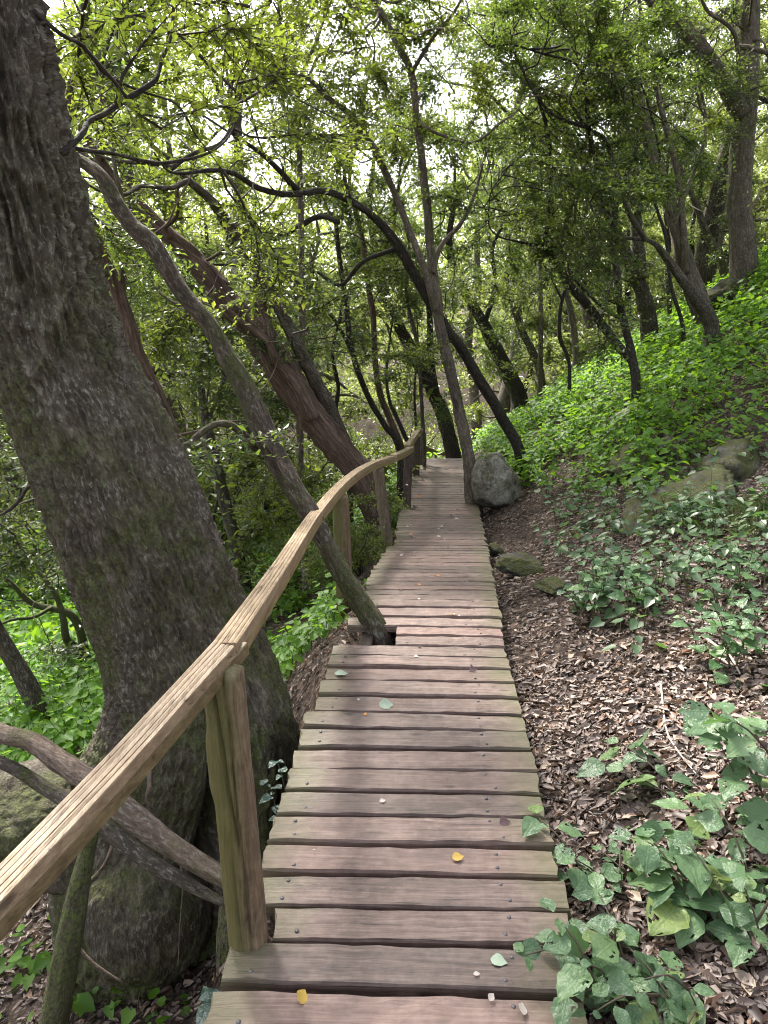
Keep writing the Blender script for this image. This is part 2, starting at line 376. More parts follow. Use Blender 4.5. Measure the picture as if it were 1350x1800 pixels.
def ground_z(x, y, rough=True):
    x = np.asarray(x, float); y = np.asarray(y, float)
    base = deck_z(y) - .16
    s = x - xr(y)                         # right of the deck
    kf = sst(y, 3.5, 11)
    sp = np.maximum(s, 0)
    k1 = .30 + .32*kf
    rise = k1*sp + (.12-.05*kf)*np.maximum(sp-1.2, 0) - .25*np.maximum(sp-6.5, 0)
    rise = rise*(1-.9*sst(y, 17, 30)) - sst(y, 15, 30)*1.2
    tl = np.maximum(xl(y) - x, 0)         # left of the deck
    st = 1-sst(y, 3.3, 4.6)
    drop = (1-st)*(1.02*np.minimum(tl, 1.0)) + st*(2.3*np.minimum(tl, .42)+.32*np.clip(tl-.42, 0, 1.0)) + .17*np.clip(tl-1.0, 0, 9) - .12*np.maximum(tl-16, 0)
    under = .25*((s < 0) & (tl <= 0))*np.sin(np.clip(-s/.93, 0, 1)*math.pi)
    z = base + rise - drop - under
    # far side of the valley
    z = z + .16*np.maximum(y-34, 0) + .0*x
    if rough:
        q = np.stack([x, y, x*0], -1)
        z = z + .05*fbm(q*1.4, 3) + .016*fbm(q*6+3, 2) + .25*sst(np.abs(s), 2, 8)*fbm(q*.35+9, 2)
    return z
def on_ground(px, py, lo=.6, hi=60):
    Ys = np.geomspace(lo, hi, 900); P = np.array([at(px, py, y) for y in Ys])
    d = P[:, 2] - ground_z(P[:, 0], P[:, 1])
    i = np.argmax(d < 0) if (d < 0).any() else len(Ys)-1
    p = P[i]; p[2] = ground_z(p[0], p[1]); return p

gx = np.unique(np.concatenate([np.linspace(-90, -12, 40), np.linspace(-12, -3, 60), np.linspace(-3, 5, 150), np.linspace(5, 14, 70), np.linspace(14, 90, 40)]))
gy = np.unique(np.concatenate([np.linspace(-30, -1, 20), np.linspace(-1, 9, 170), np.linspace(9, 26, 90), np.linspace(26, 120, 60)]))
X, Yg = np.meshgrid(gx, gy); Z = ground_z(X, Yg)
ii, jj = np.meshgrid(np.arange(len(gy)-1), np.arange(len(gx)-1), indexing='ij'); w = len(gx); a = ii*w+jj
ground = mesh_obj('ground', np.stack([X, Yg, Z], -1).reshape(-1, 3), [np.stack([a, a+1, a+w+1, a+w], -1).reshape(-1, 4)], M['soil'])
tag(ground, 'dark leaf-strewn forest floor sloping across the boardwalk', kind='structure')

# ------------------------------------------------------------------ boardwalk
bw = empty('boardwalk', (0.1, 3.0, -.3), 'weathered timber plank boardwalk running away through the forest', 'boardwalk')
g = rng(5)
def plank(L, W, T, seed):
    """one board, length along x: uneven edges, worn arrises"""
    q = rng(seed); n = 15; xs = np.linspace(-L/2, L/2, n)
    prof = [(-.5, -1), (-.5, -.22), (-.465, 0), (-.2, 0), (.2, 0), (.465, 0), (.5, -.22), (.5, -1)]
    V = []
    for i, x in enumerate(xs):
        e1 = .0022*fbm(np.array([[x*9, seed*1.7, 0.]]), 3)[0]*2; e2 = .0022*fbm(np.array([[x*9, seed*1.7, 9.]]), 3)[0]*2
        if q.random() < .08: e1 -= .004*q.random()
        if q.random() < .08: e2 -= .004*q.random()
        for k, (a_, b_) in enumerate(prof):
            y = a_*W + (e1 if a_ > 0 else -e2)*(1 if abs(a_) > .3 else 0)
            z = b_*T + (.0015*q.standard_normal() if b_ == 0 else 0)
            xo = x + ((.004*q.standard_normal()) if i in (0, n-1) else 0)
            if i in (0, n-1): z -= .003*(b_ == 0)
            V.append((xo, y, z))
    m = len(prof); F = []
    for i in range(n-1):
        for k in range(m):
            k2 = (k+1) % m; F.append((i*m+k, (i+1)*m+k, (i+1)*m+k2, i*m+k2))
    T3 = []
    for i, o in ((0, 1), (n-1, -1)):
        for k in range(1, m-1):
            f = (i*m, i*m+k, i*m+k+1); T3.append(f if o == 1 else f[::-1])
    return np.array(V), [np.array(F), np.array(T3)]
nail_v, nail_f, _, _ = tube([(0, 0, -.004), (0, 0, .0015), (0, 0, .0025)], [.006, .0062, .0045], 8, .01, 0)
nail_me = make_mesh('nail', nail_v, nail_f, M['nail'])
Y = 1.02; k = 0; PL = []
while Y < 13.1:
    W = (.120 if Y < 4.3 else .132)*(1+.05*g.standard_normal()); gap = .021*(1+.3*g.standard_normal()) if Y < 4.3 else .010
    gap = float(np.clip(gap, .005, .03))
    Ym = Y + W/2; _, py = project((0, Ym, float(deck_z(Ym))))
    near = Ym < 4.4
    x0 = edge_x(Ym, LPY, LPX) + .008*g.standard_normal(); x1 = edge_x(Ym, RPY, RPX) + .006*g.standard_normal()
    if 1600 < py < 1672: x0 = edge_x(Ym, [1500, 1700], [486, 480])
    if 1098 < py < 1133: x0 = edge_x(Ym, [1090, 1140], [699, 696])
    th = .042 if near else .036
    V, F = plank(x1-x0, W, th, 100+k)
    dz = float(deck_z(Ym)) + .004*g.standard_normal()*(1 if near else .3)
    pitch = math.atan2(float(deck_z(Ym+.1)-deck_z(Ym-.1)), .2)
    c = np.array(((x0+x1)/2, Ym, dz))
    o = mesh_obj('plank', V + c, F, M['plank'], bw, origin=c, smooth=False)
    yaw = -.035 + .007*g.standard_normal()*(1 if near else .4) + (.02 if Ym > 4.4 else 0)
    o.rotation_euler = (pitch + .008*g.standard_normal(), .004*g.standard_normal(), yaw)
    PL.append((Ym, x0, x1, dz))
    if Ym < 4.4:
        for fx in (.80, .80, .09, .09):
            L = x1-x0; side = 1 if len(o.children) % 2 else -1
            b_ = bpy.data.objects.new('nail', nail_me); COL.objects.link(b_); b_.parent = o
            lx = -L/2 + fx*L + .012*g.standard_normal()
            if fx < .2 and g.random() < .3: lx = None
            if lx is None:
                bpy.data.objects.remove(b_); continue
            b_.location = (lx, side*W*(.26+.08*g.random()), .0005); ORI[b_.name] = c
    Y += W + gap; k += 1
# bearers under the boards, in pieces along the bends
def boxbeam(name, a, b, w, h, mat, parent, seed=0):
    a, b = np.array(a, float), np.array(b, float); T = unit(b-a); S = unit(np.cross(T, (0, 0, 1.))); U = np.cross(S, T)
    c = (a+b)/2; n = max(2, int(np.linalg.norm(b-a)/.15)); V = []
    prof = [(-.5, -.46), (-.46, -.5), (.46, -.5), (.5, -.46), (.5, .46), (.46, .5), (-.46, .5), (-.5, .46)]
    for i in range(n+1):
        p_ = a + (b-a)*i/n
        for (x_, y_) in prof: V.append(p_ + S*x_*w + U*y_*h)
    m = 8; F = [(i*m+k, i*m+(k+1) % m, (i+1)*m+(k+1) % m, (i+1)*m+k) for i in range(n) for k in range(m)]
    T3 = [(0, k+1, k) for k in range(1, m-1)] + [(n*m, n*m+k, n*m+k+1) for k in range(1, m-1)]
    return mesh_obj(name, np.array(V), [np.array(F), np.array(T3)], mat, parent, origin=c, smooth=False)
for fx in (.12, .82):
    ks = [.9, 4.3, 6.43, 8.66, 13.05]
    for y0, y1 in zip(ks[:-1], ks[1:]):
        e0, e1 = y0+.02, y1-.02
        pa = (xl(e0)+.06+fx*.8, e0, deck_z(e0)-.115); pb = (xl(e1)+.06+fx*.8, e1, deck_z(e1)-.115)
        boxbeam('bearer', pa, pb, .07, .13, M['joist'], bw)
# board closing the far end and short legs under the bearers
for Yl in (2.9, 5.6, 7.6, 10.5):
    for fx in (.12, .82):
        x = xl(Yl)+.06+fx*.8; zg = float(ground_z(x, Yl))-.15
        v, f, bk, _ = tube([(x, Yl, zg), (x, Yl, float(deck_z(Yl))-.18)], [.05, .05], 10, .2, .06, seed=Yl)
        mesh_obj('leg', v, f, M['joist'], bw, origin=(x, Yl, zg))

# ------------------------------------------------------------------ handrail
hr = empty('handrail', (-.35, 1.7, -.6), 'bent timber handrail on round posts along the boardwalk edge', 'handrail')
def sweep(name, path, prof, mat, parent, step=.08, jit=.0):
    C = smooth_path(path, step); T = unit(np.gradient(C, axis=0)); S = unit(np.cross(T, np.array((0, 0, 1.)))); U = np.cross(S, T)
    n = len(C); m = len(prof); V = np.zeros((n, m, 3))
    for k, (a_, b_) in enumerate(prof): V[:, k] = C + S*a_ + U*b_
    if jit:
        s = np.arange(n)*step
        for k in range(m): V[:, k] += U*(jit*vnoise(np.column_stack([s*6, s*0+k*3.1, s*0]))[:, None])
    i, k = np.meshgrid(np.arange(n-1), np.arange(m), indexing='ij'); a_ = i*m+k; b_ = i*m+(k+1) % m
    Q = np.stack([a_, a_+m, b_+m, b_], -1).reshape(-1, 4)
    V = V.reshape(-1, 3); V = np.vstack([V, C[0], C[-1]]); e = (n-1)*m; kk = np.arange(m)
    T3 = np.vstack([np.column_stack([kk, (kk+1) % m, np.full(m, n*m)]), np.column_stack([e+(kk+1) % m, e+kk, np.full(m, n*m+1)])])
    return mesh_obj(name, V, [Q, T3], mat, parent, origin=C[n//2], smooth=False)
def cap_prof(w, h):
    top = []; n = 5; gw = w/n
    for i in range(n):
        x0 = -w/2 + i*gw
        top += [(x0+gw*.10, h/2-.0005), (x0+gw*.5, h/2+.001), (x0+gw*.90, h/2-.0005)]
        if i < n-1: top += [(x0+gw*.97, h/2-.0028), (x0+gw*1.03, h/2-.0028)]
    return [(w/2, h/2-.004)][0:0] + [(-w/2, -h/2), (-w/2, h/2-.004)] + top + [(w/2, h/2-.004), (w/2, -h/2)]
def box_prof(w, h): return [(-w/2, -h/2), (-w/2, h/2-.003), (-w/2+.003, h/2), (w/2-.003, h/2), (w/2, h/2-.003), (w/2, -h/2)]
railA = [(-1.15, -.35, .52), tuple(at(0, 1566, 1.07)), at(394, 1141, 1.775)]
railB = [at(394.5, 1140, 1.782), at(490, 1003, 2.68), at(558, 900, 4.06), at(608, 845, 5.30), at(650, 817, 6.3), at(688, 804, 7.12)]
railC = [at(691, 802, 7.16), at(708, 795, 8.0), at(723, 787, 8.95)]
railD = [at(716, 784, 8.9), at(725, 771, 10.0), at(734, 758, 11.3)]
railE = [at(735, 757.5, 11.36), at(744, 754.5, 12.4)]
def lower(path, d): return [np.array(p_) - np.array((0, 0, d)) for p_ in path]
for i, pth in enumerate((railA, railB, railC, railD, railE)):
    wd = .066 if i < 2 else .072
    sweep('rail_cap', pth, cap_prof(wd, .031), M['rail'], hr, .07, .0012)
    lo = lower(pth, .0345)
    if i == 0: lo[-1] = lo[-1] + unit(np.array(lo[-1])-lo[-2])*.07
    if i == 1: lo[0] = lo[0] + unit(np.array(lo[1])-lo[0])*.075
    sweep('rail_beam', lo, box_prof(wd*.97, .036), M['rail_low'], hr, .07, .0012)
def post(top, bot, r, mat, seed, label=None):
    pts = [np.array(bot), np.array(bot)*.6+np.array(top)*.4, np.array(bot)*.2+np.array(top)*.8, np.array(top)]
    V, F, bk, C = tube(pts, [r*1.04, r*1.02, r, r*.97], 64 if seed == 1 else 28, .02, .10, seed=seed, ridge=.05)
    if seed == 1:                                         # drying splits
        n_ = len(C); A = V[:-2].reshape(n_, 64, 3); th_ = np.linspace(0, 2*math.pi, 64, endpoint=False); f_ = np.linspace(0, 1, n_)[:, None]
        def gr(c0, c1, wd, f0, f1, dp):
            cc = np.deg2rad(c0+(c1-c0)*f_) + .08*vnoise(np.column_stack([f_[:, 0]*12, f_[:, 0]*0, f_[:, 0]*0+c0]))[:, None]; dd = (th_[None]-cc+math.pi) % (2*math.pi)-math.pi
            return dp*np.exp(-(dd/wd)**2)*sst(f_, f0, f0+.06)*(1-sst(f_, f1-.04, f1+.01))
        k_ = 1 - gr(-20, -122, .10, .52, 1.1, .42) - gr(-55, -78, .05, .1, 1.1, .3) - gr(-100, -96, .04, .05, .55, .2) + gr(-150, -165, .5, .66, .86, .16)
        A[:] = C[:, None, :] + (A-C[:, None, :])*k_[..., None]
    o = mesh_obj('post', V, F, mat, hr, origin=bot); 
    if label: o['label'] = label
    return o
def rail_z(path, Y):
    C = smooth_path(path, .03); i = np.argmin(np.abs(C[:, 1]-Y)); return C[i]
p1t = at(392, 1178, 1.745); gz = lambda x, y: float(ground_z(x, y))
post(p1t, (p1t[0]+.055, 1.69, gz(p1t[0], 1.7)-.2), .051, M['post'], 1, 'split green-stained post nearest the viewer')
for (Yp, pth, bx, r_, dxt) in ((5.05, railB, None, .058, 0), (6.62, railB, at(692, 957, 6.45)[0], .050, 0), (8.62, railC, at(712, 888, 8.62)[0], .050, 0), (11.15, railD, at(730, 835, 11.1)[0], .052, 0), (12.3, railE, at(740, 810, 12.3)[0], .055, 0)):
    c = rail_z(pth, Yp); b_x = c[0]+.03 if bx is None else bx
    post((c[0], Yp, c[2]-.07), (b_x, Yp-.02, gz(b_x, Yp)-.25), r_, M['post'] if Yp < 6 else M['post_far'], Yp)
# the next, lower flight of rail beyond the crest
lr = empty('handrail', at(745, 800, 17), 'low dark handrail sagging beyond the far deck end', 'handrail')
P_ = [at(742, 783, 16.5), at(752, 790, 16.7), at(766, 796, 17), at(790, 798, 17.4)]
sweep('rail_beam', P_, box_prof(.07, .09), M['post_far'], lr, .2)
for q_ in (P_[1], P_[2]):
    V, F, bk, C = tube([(q_[0], q_[1], q_[2]-1.2), tuple(q_-np.array((0, 0, .05)))], [.05, .045], 10, .2); mesh_obj('post', V, F, M['post_far'], lr, origin=(q_[0], q_[1], q_[2]-1.2))

# ------------------------------------------------------------------ foliage tools
T_DIAMOND = (np.array([(0, 0, 0), (.5, .5, .06), (1, 0, -.08), (.5, -.5, .06)]), np.array([(0, 1, 2, 3)]))
_o = [(0, 0, 0), (.22, .36, .05), (.55, .46, .05), (1, 0, -.12), (.55, -.46, .05), (.22, -.36, .05), (.4, 0, -.03)]
T_OVAL = (np.array(_o), np.array([(0, 1, 6), (1, 2, 6), (2, 3, 6), (3, 4, 6), (4, 5, 6), (5, 0, 6)]))
T_HEART = (np.array([(.06, 0, -.03), (-.08, .27, .05), (.22, .50, .08), (.64, .31, .03), (1, 0, -.14), (.64, -.31, .03), (.22, -.50, .08), (-.08, -.27, .05)]),
           np.array([(0, 1, 2, 3, 4), (0, 4, 5, 6, 7)]))
T_CURL = (np.array([(0, 0, .0), (.26, .46, .22), (.66, .36, .12), (1, 0, .02), (.66, -.36, .06), (.26, -.46, .16)]), np.array([(0, 1, 2, 3), (0, 3, 4, 5)]))
def leaves(pos, d, nrm, L, W, tmpl):
    d = unit(d); side = unit(np.cross(nrm, d)); n = np.cross(d, side)
    tv, tf = tmpl; L = np.asarray(L)[:, None, None]; W = np.asarray(W)[:, None, None]
    V = pos[:, None, :] + tv[None, :, 0:1]*L*d[:, None, :] + tv[None, :, 1:2]*W*side[:, None, :] + tv[None, :, 2:3]*L*n[:, None, :]
    N, K = len(pos), len(tv)
    F = (tf[None] + (np.arange(N)*K)[:, None, None]).reshape(-1, tf.shape[1])
    return V.reshape(-1, 3), [F]
def thin_tubes(P, r0, r1):
    """P (N, m, 3) polylines -> three-sided tubes"""
    N, m, _ = P.shape; T = unit(np.gradient(P, axis=1)); A = unit(np.cross(T, np.array((.31, .17, .93)))); B = np.cross(T, A)
    r = np.linspace(0, 1, m)[None, :, None]*(np.asarray(r1)-np.asarray(r0)) + r0 if np.ndim(r0) == 0 else (r0[:, None, None]*(1-np.linspace(0, 1, m)[None, :, None]) + r1*np.linspace(0, 1, m)[None, :, None])
    V = np.stack([P + r*(math.cos(a)*A + math.sin(a)*B) for a in (0, 2.094, 4.189)], 2)
    base = (np.arange(N)*m*3)[:, None, None]; i = np.arange(m-1)[None, :, None]; k = np.arange(3)[None, None, :]; k2 = (k+1) % 3
    F = np.stack([base+i*3+k, base+i*3+k2, base+(i+1)*3+k2, base+(i+1)*3+k], -1).reshape(-1, 4)
    return V.reshape(-1, 3), [F]
def grow(limbs, seed, per_m=5.0, t0=.25, tlen=(.5, 1.3), leafL=.045, nb=4, K=9, up=.25, droop=.06, keep=None):
    """twigs and leaf sprays along limbs; limbs: list of (C, taper start) point arrays.
    returns twig geometry and leaf geometry"""
    g = rng(seed); S, D = [], []
    for C in limbs:
        if len(C) < 3: continue
        C = np.asarray(C); seg = np.linalg.norm(np.diff(C, axis=0), axis=1); s = np.r_[0, np.cumsum(seg)]; Lh = s[-1]
        n = max(1, int(per_m*Lh*(1-t0)))
        t = (t0 + (1-t0)*g.random(n)**.8)*Lh
        p = np.column_stack([np.interp(t, s, C[:, k]) for k in range(3)])
        T = unit(np.gradient(C, axis=0)); tt = np.column_stack([np.interp(t, s, T[:, k]) for k in range(3)])
        d = g.standard_normal((n, 3)); d -= tt*(d*tt).sum(1, keepdims=True)*.8
        d = unit(d) + tt*.35 + np.array((0, 0, up)); S.append(p); D.append(unit(d))
    S = np.vstack(S); D = np.vstack(D); n = len(S); m = 8
    Ln = g.uniform(*tlen, n)[:, None]
    P = np.zeros((n, m, 3)); P[:, 0] = S; d = D.copy(); DD = np.zeros((n, m, 3)); DD[:, 0] = d
    for k in range(1, m):
        d = unit(d + .32*g.standard_normal((n, 3)) + np.array((0, 0, -droop))); P[:, k] = P[:, k-1] + d*Ln/(m-1); DD[:, k] = d
    tv = thin_tubes(P, .005+.0055*Ln[:, 0], .002)
    # branchlets
    js = np.minimum(m-1, 2+(6*g.random((n, nb*(m-2)))**.7).astype(int)); idx = np.repeat(np.arange(n), nb*(m-2)); js = js.ravel()
    bs = P[idx, js] + (P[idx, np.maximum(js-1, 0)]-P[idx, js])*g.random((len(idx), 1))
    bd = DD[idx, js]*.55 + g.standard_normal((len(idx), 3))*np.array((.8, .8, .38)) + np.array((0, 0, -.03)); bd = unit(bd)
    if keep is not None:
        kk = keep(bs); bs, bd = bs[kk], bd[kk]
    M_ = len(bs); bl = g.uniform(.16, .42, M_)*(leafL/.045)**.5
    bp = np.stack([bs, bs+bd*bl[:, None]], 1)
    bv = thin_tubes(bp, .0028, .0012)
    f = (np.arange(K)+.6)/K
    pos = (bs[:, None, :] + bd[:, None, :]*(bl[:, None]*f[None, :])[..., None]).reshape(-1, 3)
    nn = unit(np.repeat(g.standard_normal((M_, 3))*.35 + np.array((0, 0, 1.)), K, 0) + .35*g.standard_normal((M_*K, 3)))
    bdr = np.repeat(bd, K, 0); side = unit(np.cross(nn, bdr)); sg = np.tile(np.where(np.arange(K) % 2 == 0, 1., -1.), M_)[:, None]
    ld = unit(bdr*.55 + side*sg*.85 + .25*g.standard_normal((M_*K, 3)))
    sz = leafL*1.08*g.uniform(.55, 1.35, M_*K)*np.repeat(g.uniform(.75, 1.2, M_), K)
    lv = leaves(pos, ld, nn, sz, sz*g.uniform(.42, .58, M_*K), T_DIAMOND)
    z0 = np.zeros
    tw = cat([(tv[0], tv[1], np.zeros((len(tv[0]), 3))), (bv[0], bv[1], np.zeros((len(bv[0]), 3)))])
    return tw, lv, M_*K
NLEAF = 0
def add_crown(root, limbs, seed, mat, dens=.6, **kw):
    global NLEAF
    kw = dict(kw); kw['per_m'] = kw.get('per_m', 5)*dens*.55; kw['nb'] = kw.get('nb', 5)*2
    tw, lv, n = grow(limbs, seed, **kw); NLEAF += n
    o = mesh_obj('twigs', tw[0], tw[1], M['twig'], root); o['kind'] = 'stuff'
    o = mesh_obj('crown', lv[0], lv[1], M[mat], root, smooth=False); o['kind'] = 'stuff'

def px_path(pts, Y0, Y1, lean=False):
    """[(px, py, width px)] -> world points and radii, distance running from Y0 to Y1"""
    n = len(pts); P = np.array([at(x, y, Y0+(Y1-Y0)*i/(n-1)) for i, (x, y, w) in enumerate(pts)])
    r = .80*np.array([w/2/FPX*depth(p) for (x, y, w), p in zip(pts, P)])
    if lean:
        q = np.array([(x, y) for x, y, w in pts], float); t_ = unit(np.gradient(q, axis=0)); r = r*np.clip(np.abs(t_[:, 1]), .62, 1)*.95
    return P, r

# ------------------------------------------------------------------ the big mossy tree beside the deck
bt_c = [(-140, -700, 150), (-75, -300, 165), (-25, 0, 180), (28, 300, 203), (95, 600, 243), (185, 800, 280), (265, 1000, 288), (305, 1100, 292), (335, 1200, 312), (335, 1300, 345), (312, 1400, 350), (296, 1500, 335), (285, 1600, 310), (278, 1700, 300), (272, 1850, 310)]
bt_c = bt_c[::-1]
bp = np.array([at(x, y, 3.15) for x, y, w_ in bt_c]); br = .90*np.array([w_/2/FPX*depth(p_) for (x, y, w_), p_ in zip(bt_c, bp)])
ybt = np.array([y for x, y, w_ in bt_c], float)
PRM = smooth_path(np.column_stack([bp, br, ybt]), .0125); PRM = PRM[np.r_[np.nonzero(PRM[:, 4] > -80)[0], np.nonzero(PRM[:, 4] <= -80)[0][::6], len(PRM)-1]]; C = PRM[:, :3]; rr = PRM[:, 3]; yy = PRM[:, 4]
Tn, Nn, Bn = frames(C); seg = 350
Nn = unit(np.array((1., 0, 0)) - Tn*Tn[:, 0:1]); Bn = np.cross(Tn, Nn)      # N to the right, B away from the camera
th = np.linspace(-math.pi, math.pi, seg, endpoint=False); s = np.r_[0, np.cumsum(np.linalg.norm(np.diff(C, axis=0), axis=1))]
S_, TH = np.meshgrid(s, th, indexing='ij'); YY = np.repeat(yy[:, None], seg, 1); RM = np.repeat(rr[:, None], seg, 1)
def ga(t, c, w_): dd = (t-c+math.pi) % (2*math.pi)-math.pi; return np.exp(-(dd/w_)**2)
low = sst(YY, 1080, 1420)
k = 1 + .055*fbm(np.stack([np.cos(TH)*1.6, np.sin(TH)*1.6, S_*1.6], -1), 3)
k -= .045*np.exp(-((YY-505-30*np.sin(TH*2))/16)**2)*ga(TH, -1.5, .9) + .03*np.exp(-((YY-560-40*np.sin(TH*2+1))/10)**2)*ga(TH, -1.1, .6)
k += low*(.42*ga(TH, -.12, .36) + .30*ga(TH, -.62, .22) + .12*ga(TH, -1.25, .3)*sst(YY, 1450, 1700) + .25*ga(TH, -2.3, .5)*sst(YY, 1250, 1600) + .5*ga(TH, 2.9, .4)*sst(YY, 1250, 1600) + .4*ga(TH, 1.6, .4) + .22*ga(TH, -1.5, .55)*sst(YY, 1420, 1600))
k -= .46*ga(TH, -1.02, .12)*sst(YY, 1230, 1300)*(1-sst(YY, 1440, 1560)) + .20*ga(TH, -.40, .09)*sst(YY, 1230, 1330)
k -= .10*ga(TH, -1.15, .16)*sst(YY, 980, 1100)*(1-sst(YY, 1180, 1300))
k -= .55*ga(TH, -1.72, .20)*np.exp(-((YY-1690)/40)**2)
k += .05*np.sin(YY*.021+TH*2)*sst(YY, 1350, 1600)
qx = np.stack([RM*np.cos(TH), RM*np.sin(TH), S_], -1)
warp = .05*fbm(qx*4, 2)
q1 = np.stack([qx[..., 0]*44 + warp*26, qx[..., 1]*44 + warp*26, qx[..., 2]*4.0], -1)
rid = 1-2*np.sqrt(np.abs(vnoise(q1)))
q2 = np.stack([qx[..., 0]*60, qx[..., 1]*60, qx[..., 2]*24], -1)
up_ = 1-sst(YY, 350, 800)
_s = .6+.4*fbm(qx*3+5, 2)
disp = (.014+.034*up_)*rid*(1-.4*low) + .020*fbm(q2, 3)*_s + .014*fbm(qx*np.array((130, 130, 80)), 2)
RR = RM*k + disp
V = C[:, None, :] + RR[..., None]*(np.cos(TH)[..., None]*Nn[:, None, :] + np.sin(TH)[..., None]*Bn[:, None, :])
n = len(C); i, j = np.meshgrid(np.arange(n-1), np.arange(seg), indexing='ij'); a = i*seg+j; b = i*seg+(j+1) % seg
big = empty('mossy_tree', C[0], 'huge leaning tree with mossy grey bark and hollow base beside the handrail', 'tree')
mesh_obj('trunk', V.reshape(-1, 3), [np.stack([a, b, b+seg, a+seg], -1).reshape(-1, 4)], M['bark_big'], big, attrs={'bark': qx.reshape(-1, 3)})
def burl(px, py, Yb, hx, hy, hz_, seed):
    bm = bmesh.new(); bmesh.ops.create_icosphere(bm, subdivisions=6, radius=1.0); W = np.array([v.co[:] for v in bm.verts]); Fb = np.array([[v.index for v in f.verts] for f in bm.faces]); bm.free()
    W = W*(1 + .16*fbm(W*1.5+seed, 3) + .05*fbm(W*5+seed, 3) + .03*fbm(W*np.array((16, 16, 9.))+seed, 3))[:, None]*np.array((hx, hy, hz_))
    c_ = at(px, py, Yb); mesh_obj('root', W + c_, [Fb], M['bark_big'], big, attrs={'bark': W*1.0})
burl(262, 1600, 2.78, .27, .26, .34, 3); burl(415, 1690, 2.35, .07, .12, .34, 9); burl(60, 1420, 3.0, .30, .3, .2, 5)
limbs = []
def extend(P, r, seed, Lx=.9):
    g = rng(seed+4000); d_ = unit(P[-1]-P[-2]); Q = [P[-1]]
    for k_ in range(5):
        d_ = unit(d_ + .38*g.standard_normal(3) + np.array((0, 0, .08))); Q.append(Q[-1]+d_*Lx/5)
    return np.vstack([P, Q[1:]]), np.r_[r, r[-1]*np.linspace(.8, .25, 5)]
def side_branches(root, C, r0, mat, seed, n, t0=.4, Lr=(.8, 2.7)):
    g = rng(seed+5000); out = []
    for k_ in range(n):
        t_ = t0+(1-t0)*g.random(); c0 = C[int(t_*(len(C)-1))]; d_ = unit(g.standard_normal(3)*np.array((1, 1, .7)) + np.array((0, 0, .25))); Lb = g.uniform(*Lr); Q = [c0]
        for q in range(8):
            d_ = unit(d_ + .42*g.standard_normal(3)); Q.append(Q[-1]+d_*Lb/8)
        V, F, bk, Cb = tube(np.array(Q), np.linspace(min(.026, r0*.45)*g.uniform(.5, 1), .003, 9), 6, .06, .12, seed+k_, 0, .006); mesh_obj('branch', V, F, M[mat], root, attrs={'bark': bk}); out.append(Cb)
    return out
def limb(root, pts, Y0, Y1, mat, seed, name='branch', seg=12, **kw):
    P, r = px_path(pts, Y0, Y1)
    if name == 'branch' and r[-1] < .05: P, r = extend(P, r, seed)
    V, F, bk, C = tube(P, r, seg, .045, kw.get('rough', .15), seed, kw.get('ridge', .07), kw.get('wob', .012), kw.get('flare', 0))
    mesh_obj(name, V, F, M[mat], root, attrs={'bark': bk}); return C
limbs.append(limb(big, [(105, 270, 14), (125, 255, 13), (145, 232, 13), (152, 213, 12), (180, 200, 12), (205, 183, 12), (245, 158, 11), (272, 138, 10), (282, 105, 8), (300, 60, 7), (310, -30, 6)], 3.1, 3.9, 'bark_dark', 3))
limbs.append(limb(big, [(100, 255, 10), (150, 263, 9), (200, 268, 8), (250, 280, 8), (290, 285, 7), (350, 275, 6), (390, 255, 5)], 3.15, 4.2, 'bark_dark', 4))
limbs.append(limb(big, [(30, -60, 26), (100, -40, 20), (190, -30, 16), (300, -60, 12), (420, -90, 8)], 3.1, 4.5, 'bark_dark', 5))
limbs.append(limb(big, [(-10, -120, 60), (120, -330, 45), (300, -480, 32), (520, -560, 20), (700, -600, 10)], 3.1, 5.5, 'bark_grey', 6))
limbs.append(limb(big, [(60, 20, 12), (110, 60, 9), (150, 80, 8), (190, 130, 7), (250, 160, 5)], 3.1, 3.6, 'bark_dark', 8))
limbs.append(limb(big, [(85, 855, 9), (55, 852, 8), (30, 885, 7), (0, 905, 6), (-60, 935, 4)], 3.15, 3.5, 'bark_dark', 7))
add_crown(big, limbs[:5], 31, 'leaf_b', per_m=9, t0=.12, tlen=(.45, 1.1), leafL=.042, nb=4, K=9)
for (pts, Y0, Y1, sd_) in (([(318, 1515, 5), (322, 1560, 5), (316, 1620, 4), (310, 1700, 3)], 2.52, 2.45, 1), ([(205, 1465, 8), (185, 1520, 8), (150, 1560, 7), (132, 1600, 6), (135, 1650, 6), (165, 1690, 6), (215, 1725, 5)], 2.56, 2.4, 2), ([(262, 1350, 11), (263, 1380, 10), (256, 1405, 8), (266, 1420, 7)], 2.55, 2.5, 3)):
    limb(big, pts, Y0, Y1, 'bark_log', sd_, name='root', seg=7)

